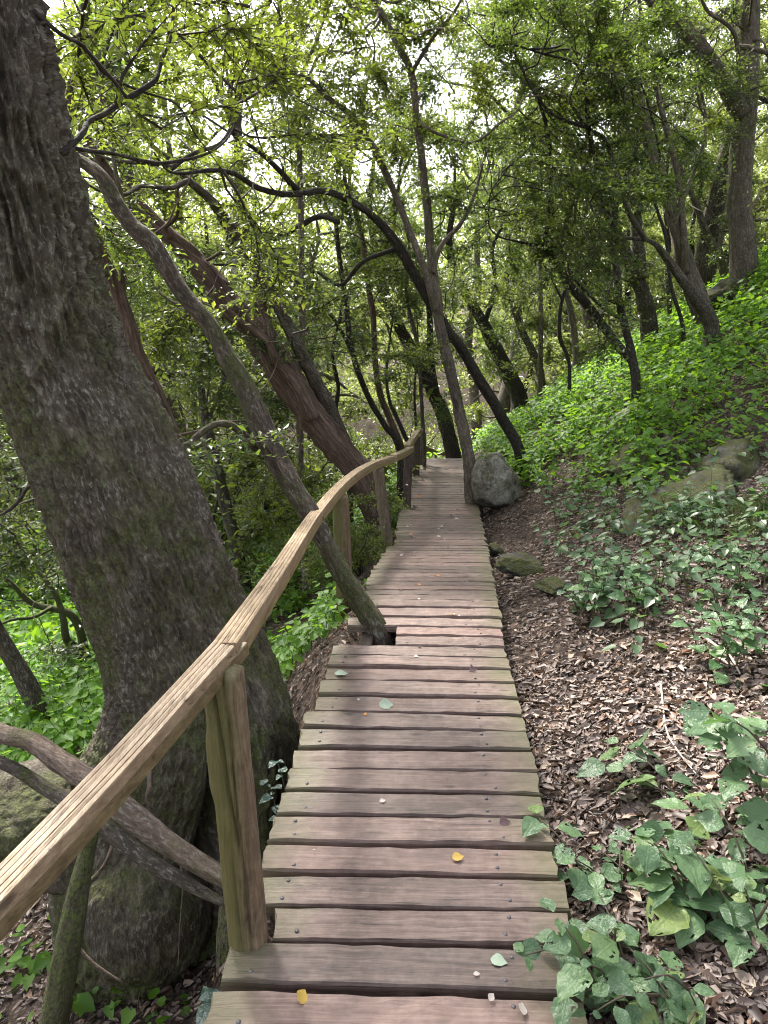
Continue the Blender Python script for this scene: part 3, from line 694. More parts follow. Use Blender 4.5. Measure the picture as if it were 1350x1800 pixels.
# ------------------------------------------------------------------ traced trees
TREES = []
def tree(name, label, mat, Y0, Y1, trunk, branches=(), crown='leaf_a', ckw=None, seed=0, ridge=.09, flare=.25, seg=24, group=None, top=None, cat_='tree', trunk_crown=.45, nside=11):
    P, r = px_path(trunk, Y0, Y1, True)
    b0 = P[0].copy(); gz_ = float(ground_z(b0[0], b0[1]))
    if gz_ < P[0][2]+.6:                                   # root it in the ground
        P = np.vstack([[b0[0]+.03, b0[1], min(gz_, P[0][2])-.25], P]); r = np.r_[r[0]*1.15, r]
    if top is not None:                                    # the stem goes on above the picture
        P = np.vstack([P, P[-1]+np.array(top)*.5+np.array((.15, .1, 0)), P[-1]+np.array(top)]); r = np.r_[r, r[-1]*.7, r[-1]*.3]
    if crown and r[-1] < .06: P, r = extend(P, r, seed, 1.1)
    root = empty(name, P[0], label, cat_, group)
    V, F, bk, C = tube(P, r, seg, .034, .14, seed+1, ridge, .015, flare)
    mesh_obj('trunk', V, F, M[mat], root, attrs={'bark': bk})
    lim = [C[int(len(C)*min(.97, trunk_crown+.2)):]]
    for i, (pts, ya, yb) in enumerate(branches):
        lim.append(limb(root, pts, ya, yb, mat, seed*7+i))
    if crown:
        lim += side_branches(root, C, r[len(r)//2], mat, seed, nside, max(.3, trunk_crown-.15))
        add_crown(root, lim, seed+100, crown, **(ckw or {}))
    TREES.append(root); return root

tree('leaning_tree', 'pale leaning trunk growing up through the gap in the deck', 'bark_lean', 3.95, 4.6,
     [(672, 1135, 54), (640, 1068, 52), (600, 1000, 50), (555, 920, 52), (510, 850, 54), (470, 770, 56), (440, 700, 56), (400, 630, 50), (365, 570, 46), (315, 510, 46), (268, 432, 48), (232, 395, 46), (205, 355, 42), (180, 310, 40), (150, 285, 38), (118, 268, 34), (60, 232, 30), (-20, 170, 26), (-120, 60, 20)],
     [([(452, 790, 18), (415, 752, 16), (385, 745, 15), (355, 760, 14), (330, 783, 13), (305, 790, 12), (285, 791, 11)], 4.2, 4.0),
      ([(240, 400, 12), (222, 375, 10), (205, 300, 9), (195, 235, 8), (180, 180, 6), (170, 90, 5)], 4.45, 5.0)], crown='leaf_a', seed=11, trunk_crown=.9, nside=5, ckw=dict(per_m=4, t0=.3, leafL=.04), ridge=.13)
tree('stringy_tree', 'thick leaning tree with shaggy red-brown stringy bark', 'bark_red', 8.0, 7.6,
     [(668, 930, 46), (650, 870, 64), (620, 815, 76), (560, 745, 80), (520, 690, 80), (480, 630, 78), (440, 570, 76), (400, 530, 70), (360, 480, 62), (312, 430, 54), (270, 390, 44), (235, 350, 32), (190, 300, 24), (130, 200, 18)],
     [([(550, 735, 34), (530, 695, 30), (508, 662, 26), (485, 632, 20)], 7.75, 7.6), ([(475, 625, 36), (468, 590, 36), (458, 545, 34), (453, 505, 26)], 7.8, 7.9),
      ([(300, 420, 12), (290, 400, 11), (310, 380, 10), (312, 330, 8), (330, 310, 6)], 7.6, 7.4)], crown='leaf_c', seed=12, trunk_crown=.72, ridge=.22, nside=4, ckw=dict(per_m=2.5, tlen=(.4, .9), leafL=.045))
tree('slanting_tree', 'dark slanting stem bending left into the canopy behind the shaggy tree', 'bark_grey', 8.5, 6.6,
     [(655, 870, 34), (612, 790, 34), (590, 745, 34), (570, 700, 36), (540, 640, 34), (515, 590, 32), (480, 520, 30), (450, 460, 30), (420, 420, 30), (395, 385, 30), (370, 350, 28), (340, 325, 26), (310, 300, 24), (285, 290, 20), (250, 286, 18), (215, 285, 14), (165, 270, 10)],
     [([(330, 318, 12), (300, 330, 10), (250, 325, 9), (220, 340, 8), (180, 335, 6)], 6.2, 5.6), ([(300, 297, 10), (340, 270, 8), (390, 250, 8), (410, 200, 6), (400, 120, 5)], 6.2, 6.4)], crown='leaf_b', seed=13, trunk_crown=.75, nside=3, ckw=dict(per_m=3.6, tlen=(.5, 1.2)))
tree('slender_stem', 'thin upright stem rising straight behind the slanting dark tree', 'bark_pale', 8.6, 8.4,
     [(524, 700, 15), (528, 640, 14), (532, 560, 14), (530, 450, 13), (528, 330, 13), (525, 220, 12), (523, 160, 11), (540, 110, 9), (560, 60, 7), (575, 0, 6)],
     [([(524, 165, 8), (545, 130, 7), (560, 100, 6), (585, 90, 5)], 8.4, 8.3)], crown='leaf_b', seed=14, trunk_crown=.5, ckw=dict(per_m=6, tlen=(.4, 1.)))
tree('arching_tree', 'slim tree arching from beside the deck far over to the left', 'bark_dark', 9.8, 6.4,
     [(912, 790, 28), (880, 730, 28), (850, 680, 28), (815, 620, 26), (780, 570, 26), (745, 510, 26), (710, 450, 25), (680, 405, 25), (650, 375, 25), (615, 352, 25), (570, 336, 24), (532, 338, 22), (512, 322, 20), (492, 298, 18), (460, 270, 16), (430, 250, 14), (410, 235, 12), (405, 205, 9), (410, 150, 6)],
     [([(530, 340, 14), (490, 340, 13), (450, 330, 12), (410, 306, 11), (370, 300, 9), (320, 305, 6)], 7.6, 6.6), ([(615, 352, 10), (605, 300, 9), (630, 250, 8), (640, 180, 6)], 7.9, 8.0),
      ([(700, 435, 12), (640, 460, 9), (600, 500, 8), (560, 480, 6)], 8.7, 9.4), ([(595, 390, 13), (560, 380, 12), (520, 400, 11), (475, 420, 9), (420, 400, 7)], 8.3, 8.9)], crown='leaf_b', seed=15, trunk_crown=.8, nside=5, ckw=dict(per_m=4.5, tlen=(.5, 1.3)))
tree('pale_tree', 'tall slender flaky pale tree at the right edge of the far deck', 'bark_pale', 8.9, 8.6,
     [(834, 892, 36), (822, 800, 28), (805, 720, 26), (790, 650, 25), (772, 570, 25), (765, 520, 24), (760, 460, 21), (752, 400, 19), (745, 300, 18), (735, 210, 17), (722, 130, 17), (700, 80, 16), (680, 40, 16), (660, 0, 15), (640, -80, 13)],
     [([(765, 545, 16), (745, 470, 15), (700, 355, 14), (650, 250, 14), (610, 197, 13), (580, 175, 12), (545, 140, 10), (515, 128, 8), (470, 90, 6)], 8.7, 7.5),
      ([(762, 480, 11), (772, 440, 11), (790, 415, 10), (808, 395, 9), (832, 345, 7), (850, 280, 5)], 8.7, 9.2), ([(735, 215, 8), (770, 235, 7), (830, 250, 6), (880, 215, 5)], 8.6, 8.3), ([(722, 130, 9), (760, 70, 8), (800, 20, 6), (830, -40, 5)], 8.6, 8.2)], crown='leaf_b', seed=16, trunk_crown=.85, ckw=dict(per_m=6, t0=.4, tlen=(.5, 1.2)), ridge=.12)
tree('dark_tree', 'dark trunk leaning left just past the far end of the deck', 'bark_dark', 14.6, 14.0,
     [(798, 806, 34), (785, 750, 34), (762, 690, 32), (735, 640, 32), (705, 580, 30), (680, 530, 27), (668, 490, 22), (665, 455, 18), (650, 380, 14), (655, 300, 10)],
     [([(768, 700, 15), (758, 640, 14), (755, 560, 13), (750, 500, 9), (760, 430, 7)], 14.4, 14.2), ([(665, 460, 12), (690, 400, 10), (700, 330, 8), (720, 280, 6)], 14, 13.4)], crown='leaf_a', seed=17, trunk_crown=.7, ckw=dict(per_m=5, tlen=(.7, 1.6), leafL=.055))
tree('hill_tree', 'grey trunk leaning left at the far crest of the green slope', 'bark_dark', 17.0, 16.5,
     [(912, 700, 40), (885, 640, 36), (860, 590, 32), (835, 545, 26), (800, 480, 20), (790, 420, 15), (800, 350, 10)],
     [([(850, 575, 12), (870, 500, 10), (865, 440, 8), (890, 380, 6)], 16.8, 16.5)], crown='leaf_a', seed=18, trunk_crown=.5, ckw=dict(per_m=6, tlen=(.8, 1.8), leafL=.06))
tree('bent_tree', 'small grey tree leaning left behind the crest of the slope', 'bark_grey', 18.5, 18,
     [(950, 660, 20), (922, 590, 18), (905, 545, 16), (890, 500, 14), (895, 440, 11), (880, 370, 8)], (), crown='leaf_a', seed=19, trunk_crown=.4, ckw=dict(per_m=7, tlen=(.8, 1.8), leafL=.06))
tree('angled_tree', 'thin dark stem leaning steeply left from the herbs, broken at its tip', 'bark_dark', 9.6, 9.2,
     [(1118, 655, 22), (1085, 605, 24), (1040, 545, 24), (1000, 500, 24), (975, 460, 22), (955, 436, 20), (930, 428, 12), (905, 424, 7)],
     [([(955, 436, 12), (962, 395, 10), (967, 310, 9), (962, 235, 8), (940, 160, 6), (905, 90, 5)], 9.2, 9.0), ([(970, 450, 8), (972, 380, 7), (966, 300, 5)], 9.25, 9.4)], crown='leaf_a', seed=20, trunk_crown=.97, ckw=dict(per_m=6, t0=.35, tlen=(.5, 1.2)))
tree('wavy_tree', 'thin wavy dark stem beside the steeply leaning broken stem', 'bark_dark', 9.3, 8.8,
     [(1117, 660, 19), (1100, 580, 17), (1087, 530, 16), (1083, 470, 15), (1075, 420, 14), (1080, 370, 13), (1066, 320, 12), (1046, 280, 11), (1036, 220, 11), (1030, 150, 10), (1010, 110, 9), (960, 95, 8), (900, 80, 6)],
     [([(1036, 225, 8), (990, 210, 7), (960, 190, 6), (920, 130, 5)], 8.9, 8.5), ([(1078, 385, 8), (1100, 310, 7), (1120, 250, 6), (1110, 160, 5)], 9, 9.2), ([(1098, 565, 8), (1060, 540, 7), (1010, 490, 6), (1000, 470, 4)], 9.2, 9.4)], crown='leaf_a', seed=21, trunk_crown=.6, ckw=dict(per_m=6, tlen=(.5, 1.2)))
tree('hooked_tree', 'grey stem with a long level bough hooking left over the slope', 'bark_grey', 9.9, 9.2,
     [(1252, 575, 40), (1225, 530, 32), (1195, 490, 26), (1165, 447, 21), (1140, 424, 15), (1080, 418, 12), (1040, 416, 11), (1008, 418, 10), (996, 396, 9), (1010, 350, 7), (1030, 300, 5)],
     [([(1135, 422, 12), (1105, 372, 12), (1087, 310, 12), (1075, 272, 12), (1060, 242, 10), (1030, 224, 8), (1000, 180, 5)], 9.4, 9.0)], crown='leaf_a', seed=22, trunk_crown=.8, ckw=dict(per_m=6, tlen=(.4, 1.)))
tree('twin_tree', 'tall flaky brown tree with twin stems leaning left on the slope', 'bark_pale', 11.4, 10.6,
     [(1238, 560, 46), (1206, 470, 40), (1190, 400, 32), (1166, 320, 28), (1146, 270, 25), (1125, 180, 23), (1105, 120, 22), (1080, 80, 20), (1060, 40, 18), (1045, 0, 16), (1020, -90, 13)],
     [([(1205, 480, 16), (1201, 400, 14), (1190, 300, 13), (1172, 230, 12), (1152, 150, 11), (1132, 60, 9), (1120, -30, 7)], 11.2, 10.8), ([(1125, 190, 12), (1090, 150, 10), (1080, 90, 8), (1100, 20, 6)], 10.8, 10.2), ([(1186, 390, 10), (1220, 300, 8), (1240, 220, 7), (1225, 140, 5)], 11, 11)], crown='leaf_c', seed=23, trunk_crown=.62, ckw=dict(per_m=5, tlen=(.5, 1.4)), ridge=.13)
tree('forked_tree', 'brown tree forking low on the green slope, left of the twin stems', 'bark_grey', 12.6, 11.8,
     [(1142, 585, 36), (1130, 520, 36), (1112, 480, 30), (1090, 420, 25), (1070, 380, 21), (1045, 340, 18), (1020, 300, 16), (980, 270, 14), (900, 205, 12), (850, 162, 10), (790, 145, 8), (735, 135, 6)],
     [([(1128, 490, 30), (1122, 440, 28), (1118, 380, 25), (1110, 290, 22), (1095, 200, 17), (1090, 100, 12)], 12.4, 12.6), ([(1020, 300, 10), (1010, 240, 9), (960, 200, 7), (940, 130, 5)], 12, 11.5)], crown='leaf_c', seed=24, trunk_crown=.45, ckw=dict(per_m=5, tlen=(.6, 1.5), leafL=.05))
tree('stout_tree', 'stout grey tree forking high at the top of the slope on the right', 'bark_pale', 12.2, 11.6,
     [(1312, 505, 56), (1305, 430, 52), (1300, 350, 48), (1304, 250, 50), (1312, 170, 52), (1316, 100, 46), (1320, 0, 40), (1325, -100, 34)],
     [([(1302, 200, 40), (1276, 152, 37), (1250, 110, 35), (1220, 70, 34), (1180, 30, 32), (1140, -10, 28), (1090, -70, 20)], 11.8, 10.8), ([(1290, 82, 12), (1320, 84, 11), (1352, 92, 10), (1390, 80, 7)], 11.4, 11), ([(1297, 240, 10), (1265, 215, 8), (1235, 200, 6)], 11.8, 11.4), ([(1300, 150, 10), (1290, 60, 9), (1245, 20, 7), (1225, -30, 5)], 11.4, 10.5)], crown='leaf_c', seed=25, trunk_crown=.6, ckw=dict(per_m=5.5, tlen=(.6, 1.5)), ridge=.06)
tree('leaning_snag', 'pale bare leaning trunk half hidden behind the stout grey tree', 'bark_pale', 14.5, 14,
     [(1286, 515, 22), (1262, 450, 20), (1240, 405, 18), (1220, 350, 14), (1190, 280, 10)], (), crown='leaf_c', seed=26, trunk_crown=.5, ckw=dict(per_m=7, tlen=(.6, 1.5), leafL=.055))
tree('valley_tree', 'grey trunk on the lower bank seen between the big tree and the leaning trunk', 'bark_grey', 9.2, 8.8,
     [(434, 1040, 28), (415, 960, 27), (395, 880, 28), (378, 820, 29), (365, 760, 24), (356, 700, 17), (350, 640, 13), (330, 560, 9)],
     [([(362, 750, 10), (385, 690, 9), (400, 640, 8), (390, 590, 5)], 9, 9.2)], crown='leaf_a', seed=27, trunk_crown=.6, ckw=dict(per_m=9, tlen=(.5, 1.2)))
tree('red_tree', 'reddish trunk showing just behind the right side of the huge tree', 'bark_red', 5.6, 5.4,
     [(345, 900, 34), (328, 860, 34), (315, 800, 36), (300, 750, 32), (272, 680, 28), (242, 620, 30), (216, 540, 30), (196, 480, 26), (172, 420, 18), (150, 360, 12), (120, 300, 8)],
     [([(230, 590, 12), (215, 500, 12), (222, 450, 10), (250, 420, 7)], 5.5, 5.7)], crown='leaf_a', seed=28, trunk_crown=.6, ridge=.2, nside=5, ckw=dict(per_m=3, tlen=(.4, .9), leafL=.04))
tree('edge_tree', 'brown leaning trunk at the left picture edge below the huge tree', 'bark_grey', 5.4, 5.2,
     [(85, 1275, 50), (60, 1225, 46), (30, 1170, 42), (0, 1120, 40), (-40, 1040, 38), (-90, 940, 34), (-150, 800, 28)], (), crown='leaf_a', seed=29, trunk_crown=.7, ckw=dict(per_m=5))
tree('mossy_snag', 'broken mossy snag leaning in the hollow left of the huge tree', 'bark_moss', 7.2, 6.4,
     [(182, 1200, 30), (160, 1170, 32), (135, 1140, 30), (118, 1122, 24)],
     [([(150, 1150, 20), (142, 1110, 18), (120, 1078, 16), (60, 1062, 13), (30, 1035, 11), (0, 1010, 9), (-50, 985, 6)], 6.9, 6.2), ([(90, 1068, 9), (60, 1085, 7), (20, 1090, 6), (-30, 1110, 4)], 6.6, 6)], crown='leaf_c', seed=30, trunk_crown=.98, ckw=dict(per_m=5, t0=.5, tlen=(.3, .7), nb=3))
STEMS = [
    ('thin dark wavy stem rising just right of the shaggy tree', 'bark_dark', 10.5, 10.0, [(700, 790, 15), (675, 745, 15), (649, 701, 14), (622, 631, 14), (606, 521, 12), (594, 443, 11), (590, 385, 10), (575, 375, 8), (540, 385, 7), (490, 415, 6)], [([(640, 680, 9), (602, 588, 8), (547, 513, 8), (469, 474, 7), (375, 465, 5)], 10.3, 9.2)]),
    ('flaky reddish stem between the shaggy tree and the dark trunk', 'bark_red', 10.8, 10.4, [(708, 800, 15), (685, 740, 15), (664, 677, 14), (657, 560, 13), (649, 502, 13), (639, 428, 12), (628, 380, 11), (615, 330, 9), (620, 260, 7)], []),
    ('short dark stem leaning left beside the far handrail', 'bark_dark', 13.0, 12.8, [(722, 790, 11), (712, 765, 11), (695, 728, 10), (684, 700, 8), (680, 640, 6), (690, 560, 4)], []),
    ('hair-thin dark stem standing behind the far handrail', 'bark_dark', 14.0, 14.0, [(732, 775, 6), (730, 730, 6), (729, 680, 5), (735, 600, 4), (728, 520, 3)], []),
    ('crooked dark stem behind the shaggy tree foot', 'bark_dark', 11.5, 11.3, [(612, 800, 13), (600, 760, 12), (590, 720, 11), (594, 680, 9), (585, 620, 8), (600, 540, 6), (598, 470, 4)], []),
    ('straight pale grey pole-like stem on the crest of the slope', 'bark_pale', 15.5, 15.5, [(950, 655, 12), (951, 600, 11), (951, 540, 11), (950, 480, 10), (955, 400, 8), (950, 300, 5)], []),
    ('pale stem far behind the broken leaning stem', 'bark_pale', 17, 17, [(1012, 620, 16), (1005, 560, 15), (990, 480, 14), (980, 420, 12), (962, 350, 9), (965, 260, 6)], []),
    ('thin dark upright stem between the forked and twin trees', 'bark_dark', 14, 14, [(1178, 565, 11), (1174, 500, 11), (1176, 420, 10), (1168, 340, 9), (1174, 260, 7), (1160, 160, 5)], []),
    ('thin dark stem just left of the stout grey tree', 'bark_dark', 15.5, 15.2, [(1216, 555, 11), (1222, 480, 11), (1216, 410, 10), (1232, 330, 9), (1240, 240, 7), (1228, 130, 5)], []),
    ('slim brown stem curving up between the arching and pale trees', 'bark_grey', 12.0, 11.5, [(745, 790, 9), (742, 700, 9), (735, 610, 9), (715, 520, 8), (718, 430, 7), (700, 340, 6), (712, 240, 5)], []),
    ('thin forked sapling in front of the pale stems on the crest', 'bark_dark', 12.5, 12.2, [(1000, 640, 9), (985, 590, 9), (990, 520, 8), (1015, 450, 7), (1012, 370, 6), (1030, 280, 5)], [([(990, 530, 6), (965, 480, 5), (940, 440, 4)], 12.3, 12.2)]),
    ('sapling with zigzag stem at the foot of the twin stems', 'bark_dark', 10.6, 10.2, [(1200, 575, 9), (1178, 500, 9), (1172, 420, 8), (1150, 350, 7), (1158, 270, 6), (1140, 180, 5)], [])]
for i, (lab, mt_, ya, yb, pts_, brs_) in enumerate(STEMS):
    tree('slender_stem', lab, mt_, ya, yb, pts_, brs_, crown=('leaf_a', 'leaf_c', 'leaf_b')[i % 3], seed=60+i, trunk_crown=.55, nside=5, ckw=dict(per_m=6, tlen=(.4, 1.1), leafL=.045), flare=.1, seg=14)

# fallen limb across the hollow and the mossy limb under the rail
P, r = px_path([(-60, 1262, 52), (0, 1290, 52), (50, 1305, 52), (100, 1342, 58), (160, 1375, 62), (230, 1425, 66), (300, 1478, 60), (360, 1522, 58), (420, 1560, 54)], 2.75, 2.15); r = r*.78
V, F, bk, C = tube(P, r, 26, .025, .22, 71, .05, .02); fl = empty('fallen_limb', P[-1], 'bare brown fallen limb lying against the huge tree behind the front post', 'log')
mesh_obj('limb', V, F, M['bark_log'], fl, attrs={'bark': bk})
P, r = px_path([(-60, 1310, 22), (10, 1325, 24), (80, 1370, 28), (150, 1412, 32), (230, 1470, 34), (300, 1515, 30), (380, 1560, 20), (405, 1566, 12)], 2.72, 2.2)
V, F, bk, C = tube(P-np.array((0, .03, .02)), r, 18, .03, .28, 72, .10, .02); mesh_obj('split_wood', V, F, M['bark_grey'], fl, attrs={'bark': bk})
P, r = px_path([(88, 1830, 62), (108, 1720, 58), (122, 1640, 52), (136, 1570, 44), (152, 1500, 34), (166, 1440, 26)], 1.95, 2.1)
V, F, bk, C = tube(np.vstack([P[0]+(P[0]-P[1])*.6, P]), np.r_[r[0], r], 20, .025, .22, 73, .06, .01); ml = empty('mossy_limb', V[0], 'upright moss-covered limb below the handrail', 'limb'); mesh_obj('limb', V, F, M['bark_moss'], ml, attrs={'bark': bk})
P, r = px_path([(-90, 1420, 150), (0, 1400, 170), (70, 1420, 180), (150, 1450, 150), (215, 1470, 90)], 3.0, 2.9)
V, F, bk, C = tube(P-np.array((0, 0, .14)), r*.95, 70, .015, .5, 74, .12, .0); o = mesh_obj('stump', V, F, M['bark_lean'], None, origin=P[1], attrs={'bark': bk}); tag(o, 'grey-brown rotting stump at the left edge under the fallen limb', 'stump')
# ------------------------------------------------------------------ rocks
def rock(name, label, c, size, seed, mat, rot=0., sub=5, cuts=14, group=None, tilt=0.):
    bm = bmesh.new(); bmesh.ops.create_icosphere(bm, subdivisions=sub, radius=1.0)
    V = np.array([v.co[:] for v in bm.verts]); F = np.array([[v.index for v in f.verts] for f in bm.faces]); bm.free()
    g = rng(seed)
    for _ in range(cuts):
        n_ = unit(g.standard_normal(3)*np.array((1, 1, .7))); d_ = g.uniform(.5, .88); e = V@n_ - d_
        V = V - np.where(e > 0, e*.96, 0)[:, None]*n_
    V = V*(1 + .22*fbm(V*1.7+seed, 3) + .10*fbm(V*4.5+seed, 3) + .04*fbm(V*15+seed, 2))[:, None]
    V = V*np.array(size)/2
    ct_, st_ = math.cos(tilt), math.sin(tilt); V = V@np.array([[ct_, 0, st_], [0, 1, 0], [-st_, 0, ct_]])
    ca, sa = math.cos(rot), math.sin(rot); V = V@np.array([[ca, sa, 0], [-sa, ca, 0], [0, 0, 1]])
    c = np.array(c); o = mesh_obj(name, V + c, [F], M[mat], None, origin=c, smooth=True)
    return tag(o, label, 'rock', group)
def rock_at(px, py, wpx, hpx, dm, label, seed, mat, rot=0, name='rock', lift=.5, tilt=0.):
    p = on_ground(px, py); k = depth(p)/FPX; c = p + np.array((0, dm/2, (lift-.5+.32)*hpx*k))
    return rock(name, label, c, (wpx*k*1.06, dm, hpx*k*1.2), seed, mat, rot, tilt=tilt)
rock_at(880, 899, 92, 112, .7, 'grey angular boulder beside the far part of the deck', 3, 'rock', .3, 'boulder')
rock_at(1235, 915, 250, 85, 1.0, 'large mossy outcrop on the right-hand slope', 8, 'rock_moss', .3, 'boulder', lift=-.02, tilt=.6)
rock_at(1330, 850, 190, 110, .9, 'moss-covered boulder at the right picture edge', 21, 'rock_moss', .2, 'boulder', lift=.0, tilt=.5)
rock_at(1140, 830, 135, 62, .7, 'low flat grey rock among the herbs left of the mossy outcrop', 12, 'rock_moss', .4, tilt=.45, lift=.25)
rock_at(1195, 815, 52, 48, .35, 'small square mossy stone above the flat grey rock', 14, 'rock_moss', .4)
rock_at(872, 981, 34, 24, .25, 'small dark stone touching the right edge of the deck', 16, 'rock_moss', .2)
rock_at(925, 1018, 92, 40, .4, 'low mossy rock in the leaf litter near the deck', 18, 'rock_moss', .3)
rock_at(975, 1052, 70, 22, .3, 'half-buried flat stone just below the low mossy rock', 19, 'rock_moss', .3)
rock_at(1305, 545, 95, 60, 1.0, 'mossy rock at the foot of the stout grey tree', 23, 'rock_moss', .3, 'boulder')
rock_at(1120, 755, 90, 40, .5, 'pointed grey rock poking out of the herbs on the slope', 29, 'rock', .6, tilt=.5)

# ------------------------------------------------------------------ far trees, bushes and woodland
def proto_tree(seed, H, mat, leaf, leafL=.10, per_m=5, low=.25):
    g = rng(seed); n = 9; z = np.linspace(0, H, n); x = np.cumsum(g.standard_normal(n)*.18*H/9); y = np.cumsum(g.standard_normal(n)*.18*H/9); x -= x[0]; y -= y[0]
    P = np.column_stack([x, y, z]); r = np.linspace(.016*H+.03, .02, n)
    root = empty('forest_tree', (0, 0, 0)); V, F, bk, C = tube(np.vstack([P[0]-np.array((0, 0, .5)), P]), np.r_[r[0]*1.3, r], 9, .25, .15, seed, .04, .03)
    mesh_obj('trunk', V, F, M[mat], root, attrs={'bark': bk}); lim = [C[int(len(C)*.55):]]
    for k in range(9):
        t_ = g.uniform(low, .95); c0 = C[int(t_*(len(C)-1))]; az = g.uniform(0, 6.28); Lb = g.uniform(.18, .34)*H*(1.15-.5*t_)
        pts = [c0]; d_ = np.array((math.cos(az), math.sin(az), g.uniform(.1, .8)))
        for q in range(5):
            d_ = unit(d_ + .3*g.standard_normal(3)); pts.append(pts[-1]+d_*Lb/5)
        rb = (1-t_*.7)*.011*H; V, F, bk, Cb = tube(np.array(pts), np.linspace(rb, .008, 6), 6, .2, .1, k, 0, .02)
        mesh_obj('branch', V, F, M[mat], root, attrs={'bark': bk}); lim.append(Cb)
    add_crown(root, lim, seed+500, leaf, per_m=per_m, t0=.2, tlen=(.7, 1.7), leafL=leafL, nb=4, K=7, dens=.62)
    return root
def proto_bush(seed, H, leaf, leafL=.07):
    g = rng(seed); root = empty('understorey_bush', (0, 0, 0)); lim = []
    for k in range(7):
        az = g.uniform(0, 6.28); pts = [np.zeros(3)-np.array((0, 0, .1))]; d_ = np.array((math.cos(az)*.6, math.sin(az)*.6, 1.))
        for q in range(5):
            d_ = unit(d_ + .3*g.standard_normal(3)); pts.append(pts[-1]+d_*H*g.uniform(.7, 1.1)/5)
        V, F, bk, Cb = tube(np.array(pts), np.linspace(.022, .005, 6), 6, .2, .1, k, 0, .02); mesh_obj('stem', V, F, M['bark_dark'], root, attrs={'bark': bk}); lim.append(Cb)
    add_crown(root, lim, seed+700, leaf, per_m=7, t0=.12, tlen=(.4, .95), leafL=leafL, nb=4, K=8, up=.1, dens=.5)
    return root
def copy_tree(o, parent=None):
    c = o.copy(); COL.objects.link(c); c.parent = parent
    for ch in [q for q in bpy.data.objects if q.parent == o]: copy_tree(ch, c)
    return c
PT = [proto_tree(201, 9.5, 'bark_grey', 'leaf_far_lit'), proto_tree(202, 8.0, 'bark_grey', 'leaf_b'), proto_tree(203, 11, 'bark_pale', 'leaf_far_lit'), proto_tree(204, 9.0, 'bark_dark', 'leaf_far_lit', low=.15)]
PB = [proto_bush(301, 2.0, 'leaf_far_lit'), proto_bush(302, 1.6, 'leaf_c'), proto_bush(303, 2.4, 'leaf_b')]
g = rng(77); used = set()
def place(protos, k, x, y, sc, rot, label, cat_, group, dz=0):
    o = protos[k] if (id(protos), k) not in used else copy_tree(protos[k])
    used.add((id(protos), k)); o.location = (x, y, float(ground_z(x, y))+dz); o.rotation_euler = (0, 0, rot); o.scale = (sc,)*3
    return tag(o, label, cat_, group)
def where(x, y):
    u = x/y; side = 'down the valley to the left' if u < -.3 else 'behind the leaning trunks' if u < -.06 else 'straight ahead past the deck end' if u < .14 else 'behind the green slope' if u < .34 else 'at the top of the slope'
    return ('just ' if y < 21 else '' if y < 32 else 'far ') + side
def tree_label(k, x, y): return ('grey-barked leafy tree ', 'short leafy tree ', 'tall pale-barked tree ', 'dark-stemmed tree with low branches ')[k] + where(x, y)
def bush_label(k, x, y): return ('mid-green bush ', 'low dull-green bush ', 'tall yellow-green bush ')[k] + where(x, y)
spots = []
def far_enough(x, y, d):
    for (a_, b_) in spots:
        if (a_-x)**2+(b_-y)**2 < d*d: return False
    spots.append((x, y)); return True
nt = 0; tries = 0
while nt < 52 and tries < 4000:
    tries += 1
    y = g.uniform(13.5, 46); x = g.uniform(-.62, .66)*y*1.05 + g.uniform(-2, 2)
    if abs(x - .035*y) < 2.6 and y < 40: continue
    if 0 < x-xr(y) < 5.5 and y < 19: continue
    if not far_enough(x, y, 1.7): continue
    place(PT, nt % 4, x, y, g.uniform(1.0, 1.75), g.uniform(0, 6.28), tree_label(nt % 4, x, y), 'tree', 'trees in the background woods'); nt += 1
for x, y in ((6.2, 15.2), (8.4, 15.8), (7.2, 17.5), (10.2, 18.5), (8.8, 20.5), (12.5, 22), (10.5, 24), (6.6, 20.5), (9.4, 27), (14, 26)):
    spots.append((x, y)); place(PT, nt % 4, x, y, g.uniform(.75, 1.15), g.uniform(0, 6.28), tree_label(nt % 4, x, y), 'tree', 'trees in the background woods'); nt += 1
nb_ = 0; tries = 0
while nb_ < 60 and tries < 4000:
    tries += 1
    y = g.uniform(9.5, 34); x = g.uniform(-.6, .6)*y*1.05 - (1.0 if y < 14 else 0)
    if x > xl(y)-1.4 and y < 18.5: continue
    if not far_enough(x, y, 1.0): continue
    place(PB, nb_ % 3, x, y, g.uniform(.7, 1.5), g.uniform(0, 6.28), bush_label(nb_ % 3, x, y), 'bush', 'bushes in the background woods'); nb_ += 1
n = 60000; y = 7 + 40*g.random(n)**1.15; x = g.uniform(-.8, .8, n)*y; x = np.where(y < 13.5, -2.6-5.5*g.random(n), x); kk = ~((x > xr(y)-.3) & (x < xr(y)+9) & (y < 20)) & ~((y < 15) & (np.abs(x-.5*(xl(y)+xr(y))) < 1.2)); x, y = x[kk], y[kk]; n = len(x)
hm = .35 + .9*np.clip(fbm(np.column_stack([x*.5, y*.5, x*0]), 3)+.25, 0, 1); lp = np.column_stack([x, y, ground_z(x, y) + .02 + hm*g.random(n)]); d_ = unit(g.standard_normal((n, 3))*np.array((1, 1, .5))); nn = unit(g.standard_normal((n, 3))*.5+np.array((0, 0, 1.)))
lv = leaves(lp, d_, nn, g.uniform(.08, .17, n), g.uniform(.05, .11, n), T_DIAMOND)
tag(mesh_obj('undergrowth', lv[0], lv[1], M['herb'], smooth=False), 'low green undergrowth carpeting the woods beyond the boardwalk', 'undergrowth', kind='stuff')
